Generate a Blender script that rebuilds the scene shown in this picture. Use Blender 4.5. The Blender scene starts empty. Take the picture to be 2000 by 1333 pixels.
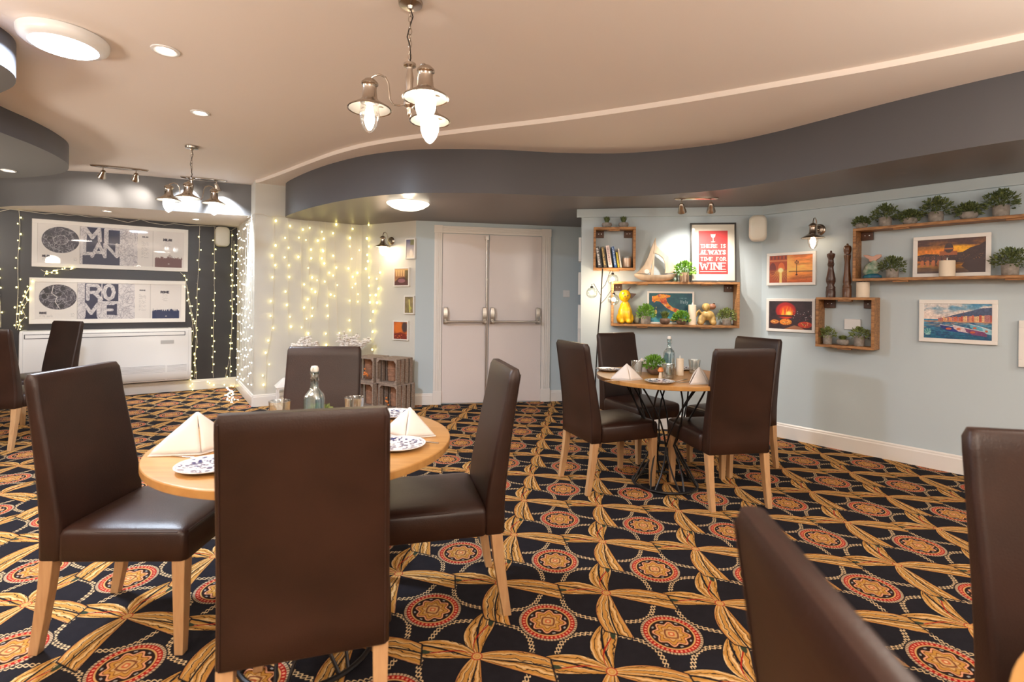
import bpy, math, random
import numpy as np
from mathutils import Vector, Matrix

PI = math.pi
random.seed(7)
rng = np.random.default_rng(11)
SC = bpy.context.scene
COL = SC.collection

# ------------------------------------------------------------------ camera
EYE = 1.25
F_PX, CX, CY, ROLL = 985.0, 1000.0, 586.0, 0.011
cam_data = bpy.data.cameras.new('camera')
cam_data.sensor_width = 36.0
cam_data.lens = 36.0 * F_PX / 2000.0
cam_data.shift_x = 0.0
cam_data.shift_y = -(1333 / 2 - CY) / 2000.0
cam_data.clip_start = 0.05
cam_data.dof.use_dof = True
cam_data.dof.focus_distance = 3.6
cam_data.dof.aperture_fstop = 3.2
cam = bpy.data.objects.new('camera', cam_data)
COL.objects.link(cam)
cam.location = (0, 0, EYE)
cam.rotation_euler = (PI / 2, -ROLL, 0)
SC.camera = cam

# ------------------------------------------------------------------ exposure, world
vs = SC.view_settings
vs.view_transform = 'Standard'
vs.look = 'None'
vs.exposure = 0.80
vs.gamma = 1.0
vs.use_curve_mapping = False
SC.cycles.use_denoising = True
SC.cycles.max_bounces = 8
SC.cycles.diffuse_bounces = 4
SC.cycles.glossy_bounces = 3
SC.cycles.transparent_max_bounces = 12
SC.cycles.transmission_bounces = 6
SC.cycles.caustics_reflective = False
SC.cycles.caustics_refractive = False
SC.cycles.sample_clamp_indirect = 6.0
world = bpy.data.worlds.new('world')
SC.world = world
world.use_nodes = True
world.node_tree.nodes['Background'].inputs[0].default_value = (0.9, 0.85, 0.8, 1)
world.node_tree.nodes['Background'].inputs[1].default_value = 0.05

WARM = (1.0, 0.74, 0.50)
SOFT = (1.0, 0.89, 0.77)
COOL = (0.72, 0.84, 1.0)


def add_light(kind, name, loc, power, color, size=0.05, aim=None, spot=None, blend=0.6):
    d = bpy.data.lights.new(name, kind)
    d.energy = power
    d.color = color
    if kind == 'AREA':
        d.shape = 'DISK'
        d.size = size
    else:
        d.shadow_soft_size = size
    if kind == 'SPOT':
        d.spot_size = spot
        d.spot_blend = blend
    o = bpy.data.objects.new(name, d)
    COL.objects.link(o)
    o.location = loc
    if aim is not None:
        v = Vector(aim) - Vector(loc)
        o.rotation_euler = v.to_track_quat('-Z', 'Y').to_euler()
    return o


# general fill from above, added out of view behind and beside the camera
for (lx, ly, lp) in ((-1.7, -0.3, 18), (0.9, -1.4, 22), (3.9, 0.7, 22), (-5.9, 4.3, 14)):
    add_light('AREA', 'added_fill_down', (lx, ly, 2.5), lp, SOFT, 0.38, aim=(lx, ly, 0))
# unseen point fill added beside and behind the camera to lift the ceiling
for (lx, ly, lp) in ((2.3, 1.2, 26), (-2.6, 0.4, 26), (0.1, -1.2, 34), (3.6, -0.9, 26), (-4.7, 2.3, 58)):
    add_light('POINT', 'added_fill_point', (lx, ly, 1.95), lp * 0.62, SOFT, 0.12)
# upward fill added out of view to brighten the ceiling
for (lx, ly, lp) in ((2.7, 0.6, 20), (-3.1, 0.7, 44), (0.0, -0.9, 72), (4.1, -0.4, 14), (-5.4, 3.4, 34)):
    add_light('AREA', 'added_fill_up', (lx, ly, 1.55), lp, SOFT, 0.9, aim=(lx, ly, 3))

# ------------------------------------------------------------------ node helpers


def new_mat(name):
    m = bpy.data.materials.new(name)
    m.use_nodes = True
    nt = m.node_tree
    nt.nodes.clear()
    out = nt.nodes.new('ShaderNodeOutputMaterial')
    return m, nt, out


def s2l(c):
    return tuple((x / 12.92 if x <= 0.04045 else ((x + 0.055) / 1.055) ** 2.4) for x in c)


def hexc(r, g, b):
    return s2l((r / 255, g / 255, b / 255))


def pbr(name, color, rough=0.5, metal=0.0, vary=0.0, scale=8.0, bump=0.0, bscale=60.0, color2=None, spec=0.5,
        stretch=None, coat=0.0, sss=0.0):
    m, nt, out = new_mat(name)
    b = nt.nodes.new('ShaderNodeBsdfPrincipled')
    nt.links.new(b.outputs[0], out.inputs[0])
    b.inputs['Roughness'].default_value = rough
    b.inputs['Metallic'].default_value = metal
    b.inputs['Specular IOR Level'].default_value = spec
    b.inputs['Coat Weight'].default_value = coat
    b.inputs['Base Color'].default_value = (*color, 1)
    tc = nt.nodes.new('ShaderNodeTexCoord')
    src = tc.outputs['Object']
    if stretch:
        mp = nt.nodes.new('ShaderNodeMapping')
        mp.inputs['Scale'].default_value = stretch
        nt.links.new(src, mp.inputs['Vector'])
        src = mp.outputs[0]
    if vary > 0 or color2 is not None:
        n = nt.nodes.new('ShaderNodeTexNoise')
        n.inputs['Scale'].default_value = scale
        n.inputs['Detail'].default_value = 4
        nt.links.new(src, n.inputs['Vector'])
        r = nt.nodes.new('ShaderNodeValToRGB')
        r.color_ramp.elements[0].position = 0.3
        r.color_ramp.elements[1].position = 0.7
        c2 = color2 if color2 is not None else tuple(c * (1 - vary) for c in color)
        r.color_ramp.elements[0].color = (*c2, 1)
        r.color_ramp.elements[1].color = (*color, 1)
        nt.links.new(n.outputs['Fac'], r.inputs[0])
        nt.links.new(r.outputs[0], b.inputs['Base Color'])
    if bump > 0:
        n2 = nt.nodes.new('ShaderNodeTexNoise')
        n2.inputs['Scale'].default_value = bscale
        n2.inputs['Detail'].default_value = 3
        nt.links.new(src, n2.inputs['Vector'])
        bp = nt.nodes.new('ShaderNodeBump')
        bp.inputs['Strength'].default_value = bump
        bp.inputs['Distance'].default_value = 0.01
        nt.links.new(n2.outputs['Fac'], bp.inputs['Height'])
        nt.links.new(bp.outputs[0], b.inputs['Normal'])
    return m


def emit(name, color, strength, sampled=True):
    m, nt, out = new_mat(name)
    e = nt.nodes.new('ShaderNodeEmission')
    e.inputs[0].default_value = (*color, 1)
    e.inputs[1].default_value = strength
    nt.links.new(e.outputs[0], out.inputs[0])
    if not sampled:
        m.cycles.emission_sampling = 'NONE'
    return m


def thin_glass(name, tint=(1, 1, 1), refl=0.12, frost=0.0, rough=0.03):
    m, nt, out = new_mat(name)
    t = nt.nodes.new('ShaderNodeBsdfTransparent')
    t.inputs[0].default_value = (*tint, 1)
    g = nt.nodes.new('ShaderNodeBsdfGlossy')
    g.inputs['Roughness'].default_value = rough
    lw = nt.nodes.new('ShaderNodeLayerWeight')
    lw.inputs[0].default_value = 0.35
    mul = nt.nodes.new('ShaderNodeMath')
    mul.operation = 'MULTIPLY_ADD'
    mul.inputs[1].default_value = 0.6
    mul.inputs[2].default_value = refl
    mul.use_clamp = True
    nt.links.new(lw.outputs['Facing'], mul.inputs[0])
    mx = nt.nodes.new('ShaderNodeMixShader')
    nt.links.new(mul.outputs[0], mx.inputs[0])
    if frost > 0:
        tr = nt.nodes.new('ShaderNodeBsdfTranslucent')
        tr.inputs[0].default_value = (1, 1, 1, 1)
        m2 = nt.nodes.new('ShaderNodeMixShader')
        m2.inputs[0].default_value = frost
        nt.links.new(t.outputs[0], m2.inputs[1])
        nt.links.new(tr.outputs[0], m2.inputs[2])
        nt.links.new(m2.outputs[0], mx.inputs[1])
    else:
        nt.links.new(t.outputs[0], mx.inputs[1])
    nt.links.new(g.outputs[0], mx.inputs[2])
    nt.links.new(mx.outputs[0], out.inputs[0])
    return m


# ------------------------------------------------------------------ mesh builder


class MB:
    def __init__(s):
        s.v, s.f, s.mi = [], [], []
        s.cur = 0
        s.M = Matrix.Identity(4)

    def mat(s, i):
        s.cur = i
        return s

    def xf(s, M=None):
        s.M = M if M is not None else Matrix.Identity(4)
        return s

    def add(s, vs_, fs_):
        b = len(s.v)
        s.v += [tuple(s.M @ Vector(p)) for p in vs_]
        for f in fs_:
            s.f.append(tuple(b + i for i in f))
            s.mi.append(s.cur)
        return s

    def box(s, x0, x1, y0, y1, z0, z1):
        return s.add([(x0, y0, z0), (x1, y0, z0), (x1, y1, z0), (x0, y1, z0), (x0, y0, z1), (x1, y0, z1), (x1, y1, z1), (x0, y1, z1)],
                     [(0, 3, 2, 1), (4, 5, 6, 7), (0, 1, 5, 4), (1, 2, 6, 5), (2, 3, 7, 6), (3, 0, 4, 7)])

    def loft(s, rings, cap0=True, cap1=True, closed=True):
        n = len(rings[0])
        vs_ = [p for r in rings for p in r]
        fs_ = []
        for k in range(len(rings) - 1):
            for i in range(n if closed else n - 1):
                j = (i + 1) % n
                fs_.append((k * n + i, k * n + j, (k + 1) * n + j, (k + 1) * n + i))
        if cap0:
            fs_.append(tuple(range(n - 1, -1, -1)))
        if cap1:
            fs_.append(tuple((len(rings) - 1) * n + i for i in range(n)))
        return s.add(vs_, fs_)

    def lathe(s, prof, c=(0, 0, 0), seg=20, sx=1.0, sy=1.0, cap0=False, cap1=False):
        rings = [[(c[0] + r * sx * math.cos(2 * PI * i / seg), c[1] + r * sy * math.sin(2 * PI * i / seg), c[2] + z) for i in range(seg)] for r, z in prof]
        return s.loft(rings, cap0, cap1)

    def ball(s, c, rx, ry=None, rz=None, seg=14, rings=9):
        ry = rx if ry is None else ry
        rz = rx if rz is None else rz
        pr = []
        for k in range(rings + 1):
            a = -PI / 2 + PI * k / rings
            r = max(math.cos(a), 0.02)
            pr.append([(c[0] + rx * r * math.cos(2 * PI * i / seg), c[1] + ry * r * math.sin(2 * PI * i / seg), c[2] + rz * math.sin(a)) for i in range(seg)])
        return s.loft(pr)

    def tube(s, path, r, seg=8, cap=True):
        P = [Vector(p) for p in path]
        rr = r if isinstance(r, (list, tuple)) else [r] * len(P)
        rings = []
        up = None
        for i, p in enumerate(P):
            t = (P[min(i + 1, len(P) - 1)] - P[max(i - 1, 0)])
            t.normalize()
            if up is None:
                a = Vector((0, 0, 1)) if abs(t.z) < 0.9 else Vector((1, 0, 0))
            else:
                a = up
            n = (a - t * a.dot(t)).normalized()
            up = n
            b = t.cross(n)
            rings.append([tuple(p + (n * math.cos(2 * PI * k / seg) + b * math.sin(2 * PI * k / seg)) * rr[i]) for k in range(seg)])
        return s.loft(rings, cap, cap)

    def cyl(s, p0, p1, r, seg=14):
        return s.tube([p0, p1], r, seg)

    def prism(s, poly, y0, y1):
        """outline in x,z extruded along y"""
        n = len(poly)
        vs_ = [(x, y0, z) for x, z in poly] + [(x, y1, z) for x, z in poly]
        fs_ = [tuple(range(n)), tuple(range(2 * n - 1, n - 1, -1))]
        fs_ += [(i + n, (i + 1) % n + n, (i + 1) % n, i) for i in range(n)]
        return s.add(vs_, fs_)

    def slab(s, poly, z0, z1):
        """outline in x,y extruded along z"""
        n = len(poly)
        vs_ = [(x, y, z0) for x, y in poly] + [(x, y, z1) for x, y in poly]
        fs_ = [tuple(range(n - 1, -1, -1)), tuple(range(n, 2 * n))]
        fs_ += [(i, (i + 1) % n, (i + 1) % n + n, i + n) for i in range(n)]
        return s.add(vs_, fs_)

    def build(s, name, mats, parent=None, smooth=True, bevel=0.0, loc=None, angle=35, subsurf=0, remesh=0.0):
        me = bpy.data.meshes.new(name)
        me.from_pydata(s.v, [], s.f)
        mats = mats if isinstance(mats, (list, tuple)) else [mats]
        for m in mats:
            me.materials.append(m)
        if len(mats) > 1:
            me.polygons.foreach_set('material_index', s.mi)
        me.update()
        if smooth:
            me.polygons.foreach_set('use_smooth', [True] * len(me.polygons))
            me.set_sharp_from_angle(angle=math.radians(angle))
        o = bpy.data.objects.new(name, me)
        COL.objects.link(o)
        if parent is not None:
            o.parent = parent
        if loc is not None:
            o.location = loc
        if remesh > 0:
            md = o.modifiers.new('remesh', 'REMESH')
            md.mode = 'VOXEL'
            md.voxel_size = remesh
            md.use_smooth_shade = True
            ms = o.modifiers.new('smooth', 'SMOOTH')
            ms.iterations = 4
        if bevel > 0:
            md = o.modifiers.new('bevel', 'BEVEL')
            md.width = bevel
            md.segments = 2
            md.limit_method = 'ANGLE'
            md.angle_limit = math.radians(40)
        if subsurf:
            md = o.modifiers.new('subd', 'SUBSURF')
            md.levels = subsurf
            md.render_levels = subsurf
        return o


def tag(o, label, cat, group=None, kind=None):
    o['label'] = label
    o['category'] = cat
    if group:
        o['group'] = group
    if kind:
        o['kind'] = kind
    return o


def thing(name, label, cat, loc=(0, 0, 0), rz=0.0, group=None):
    o = bpy.data.objects.new(name, None)
    COL.objects.link(o)
    o.empty_display_size = 0.1
    o.location = loc
    o.rotation_euler = (0, 0, rz)
    return tag(o, label, cat, group)


def struct(o, label=None):
    o['kind'] = 'structure'
    if label:
        o['label'] = label
    return o


def copy_thing(root, label=None, loc=None, rz=None, group=None):
    """the thing and each of its parts and sub-parts, meshes shared"""
    r = root.copy()
    COL.objects.link(r)
    if label:
        r['label'] = label
    if group:
        r['group'] = group
    if loc is not None:
        r.location = loc
    if rz is not None:
        r.rotation_euler = (0, 0, rz)

    def kids(src, dst):
        for ch in list(src.children):
            c = ch.copy()
            COL.objects.link(c)
            c.parent = dst
            kids(ch, c)
    kids(root, r)
    return r


# ------------------------------------------------------------------ where a sight line meets a wall, shelf or the floor
def ray(px, py):
    u, v = px - CX, py - CY
    c, s = math.cos(ROLL), math.sin(ROLL)
    return ((c * u + s * v) / F_PX, -(-s * u + c * v) / F_PX)      # dx/dy, dz/dy


def at_z(px, py, z):
    a, b = ray(px, py)
    Y = (z - EYE) / b
    return (a * Y, Y)


class Wall:
    def __init__(s, p0, p1):
        s.p0, s.p1 = Vector(p0), Vector(p1)
        s.L = (s.p1 - s.p0).length
        s.d = (s.p1 - s.p0) / s.L
        s.n = Vector((s.d.y, -s.d.x))       # towards the room
        s.rz = math.atan2(s.d.y, s.d.x)

    def at(s, px, py, off=0.0):
        a, b = ray(px, py)
        q = s.p0 + s.n * off
        # a*Y = q.x + t d.x ; Y = q.y + t d.y
        t = (a * q.y - q.x) / (s.d.x - a * s.d.y)
        Y = q.y + t * s.d.y
        return t, EYE + b * Y

    def pt(s, t, off=0.0, z=0.0):
        q = s.p0 + s.d * t + s.n * off
        return Vector((q.x, q.y, z))


DARKDIR = Vector((1.45, 1.0)).normalized()
C0 = Vector((-3.83, 7.03))
W_dark = Wall(C0 - DARKDIR * 4.2, C0)
W_side = Wall(C0, (-2.93, 5.735))
W_fairy = Wall((-2.93, 5.735), (-1.9, 6.35))
W_pics = Wall((-1.9, 6.35), (-1.138, 5.93))
W_door = Wall((-1.138, 5.93), (0.856, 6.319))
W_niche = Wall((0.856, 6.319), (0.694, 5.08))
W_shelf = Wall((0.694, 5.08), (2.39, 4.83))
RD = Vector((0.645, -0.764)).normalized()
W_right = Wall((2.39, 4.83), tuple(Vector((2.39, 4.83)) + RD * 6.0))
pR = W_right.p1
W_farright = Wall(tuple(pR), (pR.x, -3.0))
W_back = Wall((pR.x, -3.0), (-7.6, -3.0))
W_left = Wall((-7.6, -3.0), tuple(W_dark.p0))
H1, H0, HS = 2.585, 2.55, 2.17       # ceiling, lowered ceiling, underside of the dark bulkhead

# ------------------------------------------------------------------ materials
M = {}
M['wall'] = pbr('duck egg wall paint', (0.51, 0.60, 0.65), 0.65, bump=0.04, bscale=300)
M['cream'] = pbr('pale cream wall paint', (0.66, 0.65, 0.60), 0.6, bump=0.04, bscale=300)
M['ceil'] = pbr('ceiling paint', (0.83, 0.76, 0.71), 0.75, bump=0.03, bscale=250)
M['slate'] = pbr('slate grey paint', (0.085, 0.085, 0.095), 0.42, bump=0.02, bscale=200)
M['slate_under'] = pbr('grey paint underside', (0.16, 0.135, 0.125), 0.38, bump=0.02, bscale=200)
M['slate_light'] = pbr('mid grey bulkhead paint', (0.15, 0.15, 0.155), 0.5)
M['darkwall'] = pbr('charcoal wall gloss', (0.035, 0.035, 0.042), 0.33, bump=0.03, bscale=120)
M['white'] = pbr('white gloss paint', (0.80, 0.77, 0.74), 0.3)
M['door'] = pbr('painted door', (0.76, 0.70, 0.69), 0.22, bump=0.02, bscale=8, stretch=(6, 6, 1))
M['whiteplastic'] = pbr('white plastic', (0.80, 0.80, 0.80), 0.3)
M['creamplastic'] = pbr('cream plastic', (0.72, 0.70, 0.62), 0.45)
M['greyline'] = pbr('dark grey plastic', (0.08, 0.08, 0.09), 0.4)
M['steel'] = pbr('satin steel', (0.55, 0.53, 0.50), 0.28, metal=1.0)
M['nickel'] = pbr('antique nickel', (0.48, 0.42, 0.36), 0.25, metal=1.0)
M['blackmetal'] = pbr('black metal', (0.025, 0.022, 0.022), 0.4, metal=0.6)
M['leather'] = pbr('dark brown leather', (0.037, 0.0150, 0.0100), 0.38, vary=0.5, scale=5, bump=0.10, bscale=260, spec=0.45)
M['seam'] = pbr('leather seam', (0.035, 0.016, 0.012), 0.5)
M['oak'] = pbr('light oak', (0.56, 0.34, 0.17), 0.42, color2=(0.47, 0.265, 0.125), scale=14, stretch=(6, 6, 0.7))
M['tabletop'] = pbr('oak table top', (0.53, 0.285, 0.095), 0.3, color2=(0.43, 0.215, 0.065), scale=7, stretch=(1, 9, 3))
M['shelfwood'] = pbr('rustic shelf wood', (0.50, 0.25, 0.09), 0.5, color2=(0.20, 0.085, 0.03), scale=9, stretch=(2, 5, 9))
M['shelfdark'] = pbr('dark stained wood', (0.11, 0.045, 0.02), 0.5, color2=(0.05, 0.02, 0.01), scale=30, stretch=(1, 2, 8))
M['mill_dark'] = pbr('dark mill wood', (0.065, 0.028, 0.018), 0.28)
M['mill'] = pbr('walnut mill wood', (0.16, 0.07, 0.03), 0.28, color2=(0.09, 0.036, 0.016), scale=20, stretch=(5, 5, 1))
M['crate'] = pbr('weathered crate wood', (0.42, 0.33, 0.27), 0.8, color2=(0.22, 0.165, 0.13), scale=22, stretch=(2, 2, 7), bump=0.2, bscale=40)
M['terracotta'] = pbr('dull terracotta', (0.44, 0.23, 0.14), 0.85, color2=(0.27, 0.135, 0.08), scale=25, bump=0.15, bscale=60)
M['stone'] = pbr('grey stone pot', (0.36, 0.33, 0.30), 0.85, color2=(0.24, 0.215, 0.19), scale=40, bump=0.25, bscale=90)
M['brownpot'] = pbr('brown bark pot', (0.22, 0.13, 0.09), 0.75, color2=(0.10, 0.06, 0.04), scale=50, bump=0.3, bscale=90)
M['bark'] = pbr('pale bark pot', (0.42, 0.30, 0.21), 0.8, color2=(0.2, 0.12, 0.07), scale=60, stretch=(1, 1, 0.2))
M['leaf_dark'] = pbr('dusty green leaves', (0.18, 0.22, 0.07), 0.6, color2=(0.045, 0.08, 0.03), scale=60)
M['leaf_olive'] = pbr('olive green leaves', (0.28, 0.36, 0.09), 0.6, color2=(0.075, 0.10, 0.025), scale=60)
M['leaf_bright'] = pbr('bright green leaves', (0.20, 0.42, 0.035), 0.55, color2=(0.07, 0.20, 0.02), scale=60)
M['wax'] = pbr('cream candle wax', (0.82, 0.72, 0.58), 0.5)
M['wick'] = pbr('wick', (0.9, 0.9, 0.85), 0.7)
M['driftwood'] = pbr('whitewashed wood', (0.66, 0.55, 0.42), 0.7, color2=(0.50, 0.38, 0.27), scale=9, stretch=(3, 3, 1))
M['yellow'] = pbr('yellow glaze', (0.85, 0.52, 0.015), 0.22, color2=(0.50, 0.24, 0.01), scale=22, stretch=(2, 2, 0.6), coat=0.3)
M['darkbrown'] = pbr('dark brown glaze', (0.06, 0.03, 0.02), 0.3)
M['dogtan'] = pbr('tan striped glaze', (0.66, 0.47, 0.17), 0.35, color2=(0.26, 0.15, 0.05), scale=16, stretch=(4, 4, 0.5))
M['dogbrown'] = pbr('brown glaze', (0.33, 0.15, 0.09), 0.3)
M['linen'] = pbr('white linen napkin', (0.74, 0.70, 0.68), 0.85, bump=0.05, bscale=500)
M['cutlery'] = pbr('cutlery steel', (0.62, 0.60, 0.57), 0.2, metal=1.0)
M['orange'] = pbr('orange glaze', (0.85, 0.27, 0.07), 0.35)
M['ceramic'] = pbr('white ceramic', (0.82, 0.80, 0.77), 0.3)
M['wire'] = pbr('pale fairy light wire', (0.74, 0.70, 0.61), 0.6)
M['frame_white'] = pbr('white picture frame', (0.84, 0.82, 0.79), 0.35)
M['frame_black'] = pbr('black picture frame', (0.03, 0.028, 0.026), 0.3)
M['mount'] = pbr('ivory mount board', (0.80, 0.76, 0.66), 0.8)
M['blossom'] = pbr('white silk blossom', (0.90, 0.86, 0.82), 0.8)
M['twig'] = pbr('brown twig', (0.16, 0.09, 0.06), 0.8)
M['glass'] = thin_glass('clear glass', (0.93, 0.97, 0.96), 0.10)
M['blueglass'] = thin_glass('blue tinted glass', (0.84, 0.94, 0.965), 0.16)
M['tumbler'] = thin_glass('pale grey glass', (0.94, 0.97, 0.97), 0.16)
M['lampglass'] = thin_glass('lamp glass', (0.99, 0.96, 0.92), 0.14, frost=0.025)
M['shade_lining'] = pbr('pale shade lining', (0.20, 0.185, 0.165), 0.4)
M['frosted'] = thin_glass('frosted lamp glass', (1.0, 0.98, 0.95), 0.05, frost=0.55, rough=0.3)
M['bulb'] = emit('lit bulb', (1.0, 0.86, 0.66), 26)
M['bulb_soft'] = emit('dim lit bulb', (1.0, 0.90, 0.75), 5)
M['led'] = emit('lit led disc', (0.86, 0.93, 1.0), 15)
M['spotlit'] = emit('lit downlight', (1.0, 0.90, 0.76), 14)
M['fairy'] = emit('lit fairy bulb', (1.0, 0.84, 0.24), 6)
M['fairy_white'] = emit('lit pale fairy bulb', (1.0, 0.93, 0.76), 7)




# ------------------------------------------------------------------ patterned carpet, all in shader maths
class X:
    nt = None

    def __init__(s, k):
        s.k = k

    @staticmethod
    def op(name, *a, clamp=False):
        n = X.nt.nodes.new('ShaderNodeMath')
        n.operation = name
        n.use_clamp = clamp
        for i, v in enumerate(a):
            if isinstance(v, X):
                X.nt.links.new(v.k, n.inputs[i])
            else:
                n.inputs[i].default_value = float(v)
        return X(n.outputs[0])

    def __add__(s, o): return X.op('ADD', s, o)
    def __radd__(s, o): return X.op('ADD', o, s)
    def __sub__(s, o): return X.op('SUBTRACT', s, o)
    def __rsub__(s, o): return X.op('SUBTRACT', o, s)
    def __mul__(s, o): return X.op('MULTIPLY', s, o)
    def __rmul__(s, o): return X.op('MULTIPLY', o, s)
    def __truediv__(s, o): return X.op('DIVIDE', s, o)
    def __pow__(s, o): return X.op('POWER', s, o)
    def __neg__(s): return X.op('MULTIPLY', s, -1.0)


def xsin(a): return X.op('SINE', a)
def xabs(a): return X.op('ABSOLUTE', a)
def xfr(a): return X.op('FRACT', a)
def xmin(a, b): return X.op('MINIMUM', a, b)
def xmax(a, b): return X.op('MAXIMUM', a, b)
def lt(a, b, w=0.004):      # 1 where a < b, soft edge w
    return X.op('MULTIPLY_ADD', (b - a) if isinstance(b, X) else (b - a), 1.0 / w, 0.5, clamp=True)
def gt(a, b, w=0.004): return lt(-a, -b if not isinstance(b, X) else -b, w)
def clamp01(a): return X.op('ADD', a, 0.0, clamp=True)


def xmix(fac, a, b):
    n = X.nt.nodes.new('ShaderNodeMix')
    n.data_type = 'RGBA'
    X.nt.links.new(fac.k, n.inputs[0])
    for idx, v in ((6, a), (7, b)):
        if isinstance(v, X):
            X.nt.links.new(v.k, n.inputs[idx])
        else:
            n.inputs[idx].default_value = (*v, 1)
    return X(n.outputs[2])


def carpet_material():
    m, nt, out = new_mat('patterned carpet')
    X.nt = nt
    b = nt.nodes.new('ShaderNodeBsdfPrincipled')
    b.inputs['Roughness'].default_value = 0.95
    b.inputs['Specular IOR Level'].default_value = 0.1
    nt.links.new(b.outputs[0], out.inputs[0])
    tc = nt.nodes.new('ShaderNodeTexCoord')
    sep = nt.nodes.new('ShaderNodeSeparateXYZ')
    nt.links.new(tc.outputs['Object'], sep.inputs[0])
    S, OX, OY, TH = 0.46364, 0.28688, 2.87949, -0.143908
    x = (X(sep.outputs[0]) - OX) * (1 / S)
    y = (X(sep.outputs[1]) - OY) * (1 / S)
    c, s = math.cos(TH), math.sin(TH)
    I = x * c + y * s
    B = y * c - x * s
    nz = nt.nodes.new('ShaderNodeTexNoise')
    nz.inputs['Scale'].default_value = 26
    nz.inputs['Detail'].default_value = 2
    nt.links.new(tc.outputs['Object'], nz.inputs['Vector'])
    N = X(nz.outputs['Fac']) - 0.5
    nf = nt.nodes.new('ShaderNodeTexNoise')
    nf.inputs['Scale'].default_value = 420
    nf.inputs['Detail'].default_value = 1
    nt.links.new(tc.outputs['Object'], nf.inputs['Vector'])
    NF = X(nf.outputs['Fac']) - 0.5
    # wool edges are never knife sharp
    I = I + NF * 0.008
    B = B + NF * 0.006
    u = xfr(I + 0.5) - 0.5
    v = xfr(B + 0.5) - 0.5
    black = (0.012, 0.011, 0.014)
    tan = (0.60, 0.345, 0.13)
    gold = (0.52, 0.25, 0.05)
    pale = (0.70, 0.47, 0.23)
    red = (0.36, 0.014, 0.010)
    rust = (0.55, 0.20, 0.09)
    green = (0.035, 0.05, 0.03)
    col = xmix(clamp01(N + 0.5), black, (0.02, 0.018, 0.023))
    # chains
    au, av = xabs(u), xabs(v)
    a_ = au - 0.045
    b_ = av - 0.045
    d = (a_ * b_ - 0.0165) / X.op('SQRT', a_ * a_ + b_ * b_)
    r = X.op('SQRT', u * u + v * v)
    sarc = xabs(xsin((au - av) * 62.0))
    link = xabs(xabs(d) - sarc * 0.017)
    chain = lt(link, 0.0052, 0.004) * gt(xmin(a_, b_), 0.0, 0.01) * lt(xmax(au, av), 0.46, 0.01)
    col = xmix(chain, col, (0.70, 0.50, 0.28))

    # ribbons
    def ribbon(col, t, lat, k):
        # first leaf: leaves the knot, drifts to one side and ends in a fold
        ta = xmin(t * (1 / 0.60), 1.0)
        sA = xmax(xsin(ta * PI * 0.66 + 0.05), 0.001)
        wA = (sA ** 0.62) * 0.106
        cA = ta * ta * (0.100 * k) - xsin(ta * PI) * 0.022
        qA = (lat - cA) / wA
        eA = t - (lat - cA) * 0.30          # blunt slanted end of the fold
        inA = lt(xabs(qA), 1.0, 0.05) * lt(eA, 0.575, 0.01)
        gA = xsin(qA * 11.0 + ta * 3.2 + N * 6.0)
        hA = xsin(qA * 23.0 - ta * 4.0 + N * 8.0)
        cAcol = xmix(clamp01(gA * 0.5 + 0.5), gold, tan)
        cAcol = xmix(clamp01(hA * 0.8 - 0.1) * 0.65, cAcol, (0.36, 0.16, 0.035))
        cAcol = xmix(gt(gA, 0.80, 0.2), cAcol, pale)
        cAcol = xmix(gt(xsin(qA * 15.0 + ta * 6.0 + N * 9.0), 0.88, 0.12) * gt(ta, 0.12, 0.1), cAcol, black)
        cAcol = xmix(lt(xabs(qA * 1.0 - (0.55 - ta * 0.75)), 0.075, 0.04), cAcol, black)
        cAcol = xmix(gt(xabs(qA), 0.93, 0.06) * 0.55, cAcol, rust)
        # second leaf: starts under the fold on the other side and narrows into the next knot
        tb = clamp01((t - 0.44) * (1 / 0.56))
        sB = xmax(xsin((tb ** 0.85) * PI), 0.001)
        wB = (sB ** 0.6) * 0.100
        cB = sB * (-0.055 * k) + xsin(tb * 2 * PI) * (0.018 * k)
        qB = (lat - cB) / wB
        inB = lt(xabs(qB), 1.0, 0.05) * gt(t, 0.44, 0.01)
        gB = xsin(qB * 9.0 - tb * 4.0 + N * 6.0)
        hB = xsin(qB * 21.0 + tb * 5.0 + N * 8.0)
        cBcol = xmix(clamp01(gB * 0.5 + 0.5), gold, tan)
        cBcol = xmix(clamp01(hB * 0.8 - 0.1) * 0.65, cBcol, (0.36, 0.16, 0.035))
        cBcol = xmix(gt(gB, 0.80, 0.2), cBcol, pale)
        cBcol = xmix(gt(xsin(qB * 13.0 - tb * 6.0 + N * 9.0), 0.90, 0.12), cBcol, black)
        cBcol = xmix(lt(xabs(qB - (tb * 1.5 - 0.75)), 0.10, 0.05), cBcol, black)
        cBcol = xmix(lt(xabs(qB + (tb * 1.3 - 0.95)), 0.06, 0.05), cBcol, red)
        # the dark hollow of the fold
        fu = (t - 0.585) * (1 / 0.055)
        fv = (lat - 0.03 * k) * (1 / 0.022)
        fold = lt(fu * fu + fv * fv, 1.0, 0.4)
        outB = lt(xabs(qB), 1.13, 0.05) * gt(t, 0.44, 0.01)
        col = xmix(outB, col, black)
        col = xmix(inB, col, cBcol)
        col = xmix(fold, col, green)
        outA = lt(xabs(qA), 1.12, 0.05) * lt(eA, 0.592, 0.01)
        col = xmix(outA, col, black)
        col = xmix(inA, col, cAcol)
        return col
    U = xfr(I) - 0.5
    V = xfr(B) - 0.5
    col = ribbon(col, xfr(0.5 - B), U, 1.0)
    col = ribbon(col, xfr(I + 0.5), -V, 0.62)
    kn = X.op('SQRT', U * U + V * V)
    col = xmix(lt(kn, 0.042, 0.006), col, red)
    col = xmix(lt(kn, 0.034, 0.006), col, tan)
    col = xmix(lt(xabs(kn - 0.018), 0.004, 0.004), col, gold)
    # medallions
    th = X.op('ARCTAN2', v, u)
    col = xmix(lt(r, 0.252), col, black)
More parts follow.
